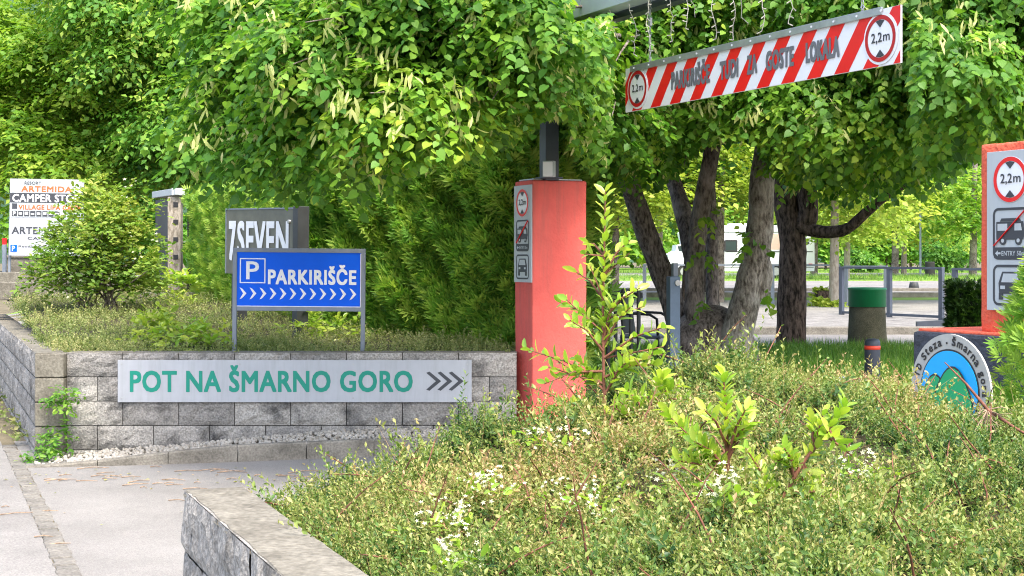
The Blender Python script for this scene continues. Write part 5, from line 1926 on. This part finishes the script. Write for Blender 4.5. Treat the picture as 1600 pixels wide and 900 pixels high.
# big broadleaf trees on the left
cs = blobs_box(150, 520, -170, 275, 23.5, 27, .45, .8, 115, 51, lambda x, y: y < 285 - .12 * max(0, 260 - x))
b0 = P(330, 470, 27); b0.z = float(gz(b0.x, b0.y))
tree('hornbeam_tree', 'dense deep green broadleaf tree behind the kiosk', b0, [b0, P(330, 300, 27), P(335, 100, 26.5), P(330, -60, 26)], .28, .1, cs, 17000, .112, M['hornbeam'], tmpl=DIAMOND, bark='bark_dark', per=7, length=.42, droop=.5, shell=.25, tb=.38)
cs = blobs_box(-130, 190, -120, 285, 24.5, 29, .45, .85, 85, 52, lambda x, y: (y > 20 or x > 30 + random.random() * 60) )
b0 = P(60, 470, 29); b0.z = float(gz(b0.x, b0.y))
tree('maple_tree', 'bright yellow green maple at the left edge behind the camper board', b0, [b0, P(60, 330, 29), P(70, 150, 28.5), P(80, 0, 28)], .24, .08, cs, 11000, .130, M['maple'], tmpl=DIAMOND, bark='bark_mid', per=7, length=.45, droop=.35, shell=.25, tb=.38)

# deep background trees that close the view through the canopy
k = 0
for (px, d, wpx, y0, y1, mt, lab) in ((440, 36, 130, -120, 320, 'hornbeam', 'dark broadleaf tree deep behind the clipped hedge'),
                              (610, 33, 140, -140, 330, 'hornbeam', 'dark broadleaf tree hidden behind the gateway linden'),
                              (800, 37, 140, -140, 300, 'linden_dark', 'dark tree crown showing behind the anthracite post'),
                              (980, 40, 130, -150, 325, 'linden_dark', 'dark tree crown behind the left end of the striped bar'),
                              (1330, 42, 150, -150, 250, 'hornbeam', 'green tree crown behind the right end of the striped bar'),
                              (1150, 46, 150, -150, 330, 'linden_dark', 'dark tree crown behind the middle of the striped bar'),
                              (1540, 38, 130, -150, 240, 'hornbeam', 'green tree crown above the orange red pillar')):
    k += 1
    cs = blobs_box(px - wpx, px + wpx, y0, y1 - 20, d - 1.5, d + 2, .9, 1.4, 40, 60 + k)
    tx = {980: 1075, 1330: 1236, 1150: 1106, 1540: 1580}.get(px, px)
    b0 = P(tx, 450, d); b0.z = float(gz(b0.x, b0.y))
    tree('broadleaf_tree', lab, b0, [b0, P(tx, 300, d), P(px + 10, 100, d)], .22, .09, cs, 1500, .26, M[mt], bark='bark_dark', per=6, length=.7, group='tall trees behind the gateway')

# slim trees of the camp site
for (px, d, w, top, cx, cw, y0, y1, bark, mt, lab) in (
        (1125, 39, .12, 200, 1125, 95, 190, 318, 'bark_mid', 'lime', 'slim brown-trunked tree in front of the white motorhome'),
        (961, 38, .11, 220, 955, 70, 250, 340, 'bark_mid', 'lime', 'slim brown-trunked tree right of the salmon pillar'),
        (1303, 36, .125, 250, 1320, 90, 240, 345, 'bark_light', 'lime', 'slim pale smooth-trunked tree behind the open frame fence'),
        (1398, 84, .22, 250, 1395, 80, 290, 362, 'bark_mid', 'lime', 'yellow green tree with brown trunk on the far lawn'),
        (1412, 90, .18, 250, 1440, 70, 295, 366, 'bark_light', 'lime', 'yellow green tree with pale trunk close to the brown one'),
        (1323, 70, .16, 250, 1325, 60, 300, 372, 'bark_light', 'lime', 'small yellow tree behind the pale slim trunk'),
        (1520, 80, .22, 250, 1515, 60, 280, 365, 'bark_mid', 'maple', 'yellow green tree showing beside the orange red pillar'),
        (1272, 88, .22, 250, 1265, 55, 300, 370, 'bark_mid', 'lime', 'brown-trunked tree at the tail of the motorhome'),
        (1030, 95, .22, 250, 1020, 80, 250, 362, 'bark_mid', 'lime', 'pale green tree seen between the leaning trunks')):
    cs = blobs_box(cx - cw, cx + cw, y0, y1, d - 1.8, d + 1.8, .012 * d + .25, .018 * d + .35, 22, int(px))
    b0 = P(px, 450, d); b0.z = float(gz(b0.x, b0.y))
    tree('slim_tree', lab, b0, [b0, P(px + 1, 380, d), P(px + 2, 300, d), P(px + 4, top, d)], w, w * .55, cs, 900, .0022 * d + .10, M[mt], bark=bark, per=6, length=.45, droop=.15, group='young trees on the camp site', tb=.2, ts=.7)

# far hedge, far woodland and bushes
for k in range(13):
    px = 1290 + 19 * k
    d = 118
    cs = [(*P(px + random.uniform(-3, 3), yy_, d), .62, .6, .9) for yy_ in (402, 392, 380, 368)]
    b0 = P(px, 412, d); b0.z = float(gz(b0.x, b0.y))
    t = thing('conifer_shrub', 'narrow columnar conifer in the far row beyond the back road', 'conifer', b0, 0, 'columnar conifers in the far row')
    foliage('foliage', M['thuja'], t, np.array([tuple(Vector(c[:3]) - b0) for c in cs]), np.array([c[3:] for c in cs]), 260, .42, DIAMOND, None, .2, .5, per=5, length=.4, droop=-.5)
    mb = MB(); mb.tube([(0, 0, -.1), (0, 0, 2)], .1, 6); mb.build('trunk', M['bark_dark'], t)
for (px, py, d, r, lab) in ((1480, 385, 96, 1.6, 'rounded dark bush on the far lawn by the black bin'), (1340, 397, 100, 1.0, 'small bush left of the brown trunk on the far lawn')):
    c0 = P(px, py, d)
    t = thing('bush', lab, 'bush', (c0.x, c0.y, float(gz(c0.x, c0.y))))
    cs = [(random.uniform(-r, r), random.uniform(-r, r) * .6, random.uniform(.3, 1.2) * r) for _ in range(9)]
    foliage('foliage', M['hornbeam'], t, np.array(cs), np.full((9, 3), r * .5), 420, .26, DIAMOND, None, .2, .6, per=6, length=.4)
for k, (px, d, top, mt) in enumerate(((700, 130, 150, 'hornbeam'), (860, 140, 170, 'maple'), (960, 128, 200, 'maple'), (1040, 150, 180, 'lime'), (1130, 135, 190, 'maple'), (1220, 148, 170, 'lime'),
                                      (1310, 138, 190, 'hornbeam'), (1390, 150, 180, 'maple'), (1470, 136, 200, 'maple'), (1560, 145, 170, 'lime'), (1650, 135, 190, 'maple'), (520, 140, 160, 'hornbeam'), (250, 120, 150, 'hornbeam'), (90, 110, 170, 'maple'))):
    cs = blobs_box(px - 62, px + 62, top, 395, d - 3, d + 3, 2.0, 3.2, 24, 90 + k)
    b0 = P(px, 420, d); b0.z = float(gz(b0.x, b0.y))
    lab = 'tree in the wooded edge beyond the camp site'
    tree('woodland_tree', lab, b0, [b0, P(px, 380, d), P(px, 250, d)], .4, .15, cs, 900, .75, M[mt], bark='bark_dark', per=6, length=1.2, group='trees of the far wooded edge')

# planter weeds
for (px, py, d, r, lab) in ((1302, 484, 35.5, .22, 'low yellow green cushion plant at the foot of the pale trunk'), (1283, 478, 36, .16, 'small yellow weed left of the pale trunk'), (1285, 462, 40, .2, 'dry grassy plant growing in the planter box')):
    c0 = P(px, py, d)
    t = thing('cushion_plant', lab, 'plant', (c0.x, c0.y, c0.z))
    foliage('leaves', M['lime'], t, np.array([(0, 0, .03), (r * .7, 0, 0), (-r * .7, 0, 0)]), np.full((3, 3), r * .7), 60, .11, DIAMOND, None, .5, .5, per=5, length=.12, droop=-.6)

# ---- flowering shrub on the left bed
c0 = P(160, 470, 16.2)
t = thing('flowering_shrub', 'tall loose yellow green shrub with scattered white blossoms', 'shrub', (c0.x, c0.y, 1.0))
o3 = t.location
bl = []
rg = random.Random(9)
for (px, py, r) in ((150, 300, .12), (140, 330, .2), (175, 330, .2), (120, 360, .22), (160, 365, .28), (205, 365, .22), (95, 385, .2), (130, 405, .3), (180, 405, .3), (225, 390, .2), (235, 420, .18), (80, 415, .18), (110, 440, .28), (160, 445, .3), (210, 440, .26), (70, 440, .16), (245, 445, .1), (203, 300, .07), (237, 325, .07), (150, 280, .06), (200, 325, .09)):
    bl.append((*(P(px, py, 16.2 + rg.uniform(-.35, .3)) - o3), r, r, r * .9))
bl = np.array(bl)
foliage('foliage', M['shrub'], t, bl[:, :3], bl[:, 3:], 1350, .07, OVATE, None, .3, .5, RNG.uniform(-.2, .2, len(bl)), per=7, length=.2, droop=-.15, shell=.3)
mb = MB()
for k in range(16):
    e = Vector(bl[k][:3])
    a = Vector((rg.uniform(-.25, .25), rg.uniform(-.1, .1), 0))
    mb.tube([a, a.lerp(e, .5) + Vector((0, 0, .05)), e], [.014, .009, .004], 6)
mb.build('stems', M['bark_mid'], t)


def flowers(name, parent, centers, per, spread, size, up=(0, -.5, 1)):
    V = [(0, 0, 0)]; F = []
    for i in range(5):
        a = 2 * math.pi * i / 5
        n0 = len(V)
        V += [(.5 * math.cos(a - .5), .5 * math.sin(a - .5), .12), (math.cos(a), math.sin(a), .1), (.5 * math.cos(a + .5), .5 * math.sin(a + .5), .12)]
        F += [(0, n0, n0 + 1), (0, n0 + 1, n0 + 2)]
    c = np.repeat(np.asarray(centers), per, 0)
    n = len(c)
    pos = c + RNG.normal(size=(n, 3)) * np.array(spread)
    nr = np.array(up) + RNG.normal(size=(n, 3)) * .4
    return instanced(name, V, F, pos, frames(np.cross(nr, rand_unit(n)), nr), size * RNG.uniform(.7, 1.2, n), np.zeros(n), M['flower'], parent)


fl = [P(px, py, 15.75) - o3 for px, py in ((152, 378), (208, 372), (145, 400), (215, 398), (63, 382), (178, 430), (205, 285), (130, 438), (110, 460), (196, 300), (92, 330), (240, 370))]
flowers('blossoms', t, [tuple(f) for f in fl], 5, (.03, .03, .03), .02)

# weeds in the far bed
for (px, py, d, r, mt, lab) in ((262, 525, 12.9, .16, 'lime', 'yellow tinged weed among the ground cover left of the blue sign'), (300, 528, 12.75, .16, 'sapling', 'fresh green weed close behind the wall coping'), (240, 500, 13.6, .1, 'lime', 'small yellow leaved weed in the far bed'),
                                (500, 520, 13.6, .22, 'sapling', 'ferny green plant under the blue sign'), (285, 478, 17.2, .12, 'lime', 'pale leaved twig at the kiosk foot'), (280, 440, 17.4, .1, 'sapling', 'leafy shoot climbing beside the kiosk post')):
    c0 = P(px, py, d)
    t = thing('weed', lab, 'weed', (c0.x, c0.y, c0.z - r))
    foliage('leaves', M[mt], t, np.array([(0, 0, r), (r, 0, r * .8), (-r, 0, r * .8)]), np.full((3, 3), r * .8), 46, .075, OVATE, None, .3, .6, per=6, length=.15, droop=-.2)
# creeper on the wall corner
for (px, py, d, r, lab) in ((92, 628, 11.9, .075, 'green creeper tuft halfway up the wall corner'), (88, 690, 11.85, .10, 'green creeper tuft at the foot of the wall corner'), (62, 712, 11.6, .05, 'small weed on the street at the wall corner')):
    c0 = P(px, py, d)
    t = thing('creeper', lab, 'creeper', (c0.x, c0.y, c0.z))
    foliage('leaves', M['hornbeam'], t, np.array([(0, 0, 0), (.05, 0, r * .8), (-.03, 0, -r * .6)]), np.full((3, 3), r), 40, .05, OVATE, None, .35, .5, per=6, length=.1, droop=.2)
# dry weeds along the street foot of the wall
for k in range(6):
    tt_ = .6 + 1.1 * k
    x, y = street_pt(-.12, tt_)
    t = thing('street_weed', 'tuft of half dry weed at the street side wall foot', 'weed', (x, y, 0), 0, 'weeds along the street side wall foot')
    foliage('leaves', M['meadow'], t, np.array([(0, 0, .04), (.08, 0.1, .03)]), np.full((2, 3), .07), 14, .05, DIAMOND, None, .2, .7, per=5, length=.1, droop=-.3)


# ---- saplings and flower clusters in the foreground bed
def sapling(name, label, stem, d, branches, leaf=.055, seed=1, top_leaves=26, dens=1.2):
    """upright shoot with side branches; all points are photo positions at depth d"""
    rg = np.random.default_rng(seed)
    base = P(*stem[0], d)
    t = thing(name, label, 'sapling', base)
    mb = MB()
    st = [P(px, py, d) - base for px, py in stem]
    limb(mb, st, .0075, .0025, 7, 0)
    pp, aa, nr = [], [], []
    def leaves_on(pts, n, start=0.0):
        pts = [Vector(p) for p in pts]
        for i in range(n):
            k = start + (1 - start) * (i + .5) / n
            f = k * (len(pts) - 1); j = min(int(f), len(pts) - 2)
            p = pts[j].lerp(pts[j + 1], f - j)
            dr = (pts[j + 1] - pts[j]).normalized()
            a = i * 2.4 + rg.uniform(-.4, .4)
            side = dr.orthogonal().normalized()
            lat = Matrix.Rotation(a, 3, dr) @ side
            ax = lat * .8 + dr * .7 + Vector((0, 0, .25))
            pp.append(tuple(p)); aa.append(tuple(ax)); nr.append(tuple(dr * 1.0 - lat * .5 + Vector((0, -.2, .5)) + Vector(rg.normal(size=3) * .25)))
    leaves_on(st, int(top_leaves * 1.4), .4)
    for (pa, pb, n) in branches:
        dd = rg.uniform(-.12, .12)
        a = P(*pa, d) - base; b = P(*pb, d + dd) - base
        m = a.lerp(b, .5) + Vector((0, 0, .02))
        mb.tube([a, m, b], [.005, .0035, .0018], 6)
        leaves_on([a, m, b], int(n * dens), .12)
        b2 = P(*pb, d - dd * 1.5) - base
        b2 = a.lerp(b2, .75) + Vector((rg.uniform(-.05, .05), dd, rg.uniform(-.05, .06)))
        mb.tube([a, b2], [.004, .0018], 5)
        leaves_on([a, b2], max(4, int(n * .6 * dens)), .25)
    mb.build('stem', M['stem_red'], t)
    n = len(pp)
    instanced('leaves', *OVATE, np.array(pp), frames(np.array(aa), np.array(nr)), leaf * rg.uniform(.65, 1.15, n), rg.uniform(.25, .95, n), M['sapling'], t)
    return t


sapling('sapling', 'tall bright green sapling in front of the salmon pillar', [(947, 700), (944, 620), (942, 500), (944, 400), (946, 298)], 5.15,
        [((943, 600), (820, 545), 16), ((943, 580), (850, 600), 12), ((943, 560), (1040, 510), 14), ((943, 590), (1030, 570), 15), ((943, 520), (870, 470), 12), ((943, 500), (1000, 450), 11), ((944, 470), (900, 425), 8), ((944, 430), (985, 375), 8),
         ((943, 640), (1040, 620), 15), ((943, 640), (870, 640), 12), ((943, 540), (985, 480), 11), ((943, 550), (890, 500), 12), ((944, 400), (912, 380), 5), ((943, 620), (985, 560), 14), ((943, 610), (900, 560), 14), ((943, 530), (960, 470), 10)], .053, 1, 36, 1.15)
sapling('sapling', 'leafy yellow green shoot with dark stem in the middle of the shrub bed', [(1138, 775), (1136, 700), (1134, 640), (1130, 585)], 4.12,
        [((1138, 740), (1050, 655), 15), ((1138, 740), (1085, 690), 14), ((1137, 720), (1170, 660), 10), ((1137, 730), (1075, 770), 12), ((1138, 750), (1110, 800), 12), ((1138, 745), (1160, 790), 12), ((1137, 700), (1100, 640), 10), ((1138, 750), (1190, 760), 10), ((1138, 755), (1060, 720), 14), ((1138, 745), (1035, 640), 16), ((1138, 760), (1215, 810), 14), ((1138, 760), (1070, 800), 12), ((1136, 715), (1165, 640), 10)], .047, 2, 28, 1.7)
sapling('sapling', 'leaning yellow green shoot right of the middle of the shrub bed', [(1205, 815), (1250, 730), (1290, 680), (1322, 632)], 3.98,
        [((1240, 745), (1225, 700), 9), ((1255, 725), (1280, 790), 12), ((1225, 780), (1180, 770), 10), ((1270, 705), (1270, 655), 9), ((1290, 680), (1305, 690), 6), ((1220, 790), (1290, 800), 12), ((1250, 730), (1215, 720), 9), ((1215, 800), (1165, 700), 14), ((1235, 770), (1312, 790), 12), ((1215, 800), (1260, 815), 12)], .047, 3, 26, 1.7)
sapling('sapling', 'low leafy shoot at the right foot of the tall sapling', [(1010, 680), (1020, 630), (1035, 590)], 4.9,
        [((1015, 650), (1060, 600), 10), ((1012, 660), (980, 610), 10), ((1015, 655), (1055, 650), 9), ((1012, 665), (960, 650), 10), ((1018, 640), (1075, 625), 9)], .058, 4, 22)

k = 0
for (px, py, sp_, lab) in ((862, 700, .085, 'largest cluster of white blossoms left of the tall sapling'), (705, 825, .05, 'cluster of small white blossoms low on the left of the bed'),
                         (915, 795, .07, 'cluster of white blossoms beside the bare red shoots'), (755, 775, .05, 'loose cluster of white blossoms below the largest cluster'),
                         (1345, 748, .05, 'white blossoms right of the leaning shoot'), (1045, 765, .04, 'small white blossoms left of the middle shoot'),
                         (720, 885, .035, 'few white blossoms at the lower edge of the picture'), (1130, 790, .04, 'few white blossoms under the middle shoot')):
    k += 1
    # find where the sight line meets the foliage surface
    d = 2.5
    while d < 8:
        q = P(px, py, d)
        if q.z < float(shrub_z(q.x, q.y)) + .01: break
        d += .02
    q = P(px, py, d) + Vector((0, -.03, .035))
    t = thing('flower_cluster', lab, 'flowers', q)
    rg = np.random.default_rng(70 + k)
    cen = rg.normal(size=(14, 3)) * np.array([sp_ * .9, sp_ * 1.2, .02]) + [0, 0, .012]
    flowers('petals', t, cen, 4, (.012, .012, .012), .0075, (0, -.5, 1))
    n = 30
    pos = rg.normal(size=(n, 3)) * np.array([sp_ * 1.1, sp_ * 1.1, .015]) - [0, 0, .012]
    instanced('leaves', *OVATE, pos, frames(rg.normal(size=(n, 3)) * [1, 1, .4] + [0, 0, .4], rg.normal(size=(n, 3)) * .4 + [0, 0, 1]), .036 * rg.uniform(.7, 1.2, n), rg.uniform(.2, .7, n), M['sapling'], t)

# dry uprooted twig with pale roots
q = P(1543, 640, 4.95)
t = thing('dead_twig', 'uprooted dry twig with pale bushy roots lying on the foliage', 'twig', q)
mb = MB()
mb.tube([P(1543, 640, 4.95) - q, P(1510, 600, 4.95) - q, P(1476, 566, 5.0) - q], [.006, .004, .002], 6)
mb.tube([P(1543, 640, 4.95) - q, P(1585, 668, 4.9) - q, P(1640, 700, 4.85) - q], [.006, .005, .003], 6)
mb.build('stem', M['stem_red'], t)
mb = MB()
random.seed(8)
for k in range(26):
    a = random.uniform(-2.9, .2)
    ln = random.uniform(.04, .1)
    e = Vector((math.cos(a) * ln, random.uniform(-.06, .02), math.sin(a) * ln))
    m = e * .5 + Vector((random.uniform(-.01, .01),) * 3)
    mb.tube([(0, 0, 0), m, e], [.0022, .0016, .0006], 4)
mb.build('roots', M['stem_tan'], t)

# ---- conifers by the right pillar
c0 = P(1642, 520, 6.5)
t = thing('conifer_shrub', 'light green conifer reaching in at the right edge before the pillar', 'conifer', (c0.x, c0.y, 1.0))
rg = np.random.default_rng(6)
n = 900
th = rg.uniform(0, 1, n)
zz = rg.uniform(-.1, .62, n)
rad = np.interp(zz, [-.1, .2, .62], [.23, .22, .05]) * rg.uniform(.55, 1.05, n)
a = rg.uniform(0, 2 * math.pi, n)
pos = np.stack([rad * np.cos(a), rad * np.sin(a), zz], 1)
out = np.stack([np.cos(a), np.sin(a), np.full(n, .6)], 1)
instanced('sprays', *FAN, pos, frames(out + rg.normal(size=(n, 3)) * .35, np.cross(out, rg.normal(size=(n, 3)))), .075 * rg.uniform(.7, 1.3, n), rg.uniform(.4, 1.0, n), M['thuja'], t)
mb = MB(); mb.tube([(0, 0, -.9), (0, 0, .5)], [.02, .008], 6); mb.build('trunk', M['bark_mid'], t)
c0 = P(1512, 515, 19)
t = thing('conifer_shrub', 'dark clipped conifer squeezed behind the orange red pillar', 'conifer', (c0.x, c0.y, c0.z))
n = 1600
zz = rg.uniform(-.1, .62, n); a = rg.uniform(0, 2 * math.pi, n); rad = .22 * rg.uniform(.7, 1.05, n)
pos = np.stack([rad * np.cos(a), rad * np.sin(a), zz], 1)
out = np.stack([np.cos(a), np.sin(a), np.full(n, .4)], 1)
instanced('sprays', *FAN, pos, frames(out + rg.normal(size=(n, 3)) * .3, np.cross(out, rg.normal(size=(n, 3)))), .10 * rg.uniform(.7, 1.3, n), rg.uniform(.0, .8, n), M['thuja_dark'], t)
mb = MB(); mb.tube([(0, 0, -.3), (0, 0, .5)], [.12, .12], 8); mb.build('trunk', M['core'], t)  # dark filler cylinder, shade behind the sprays put into its colour
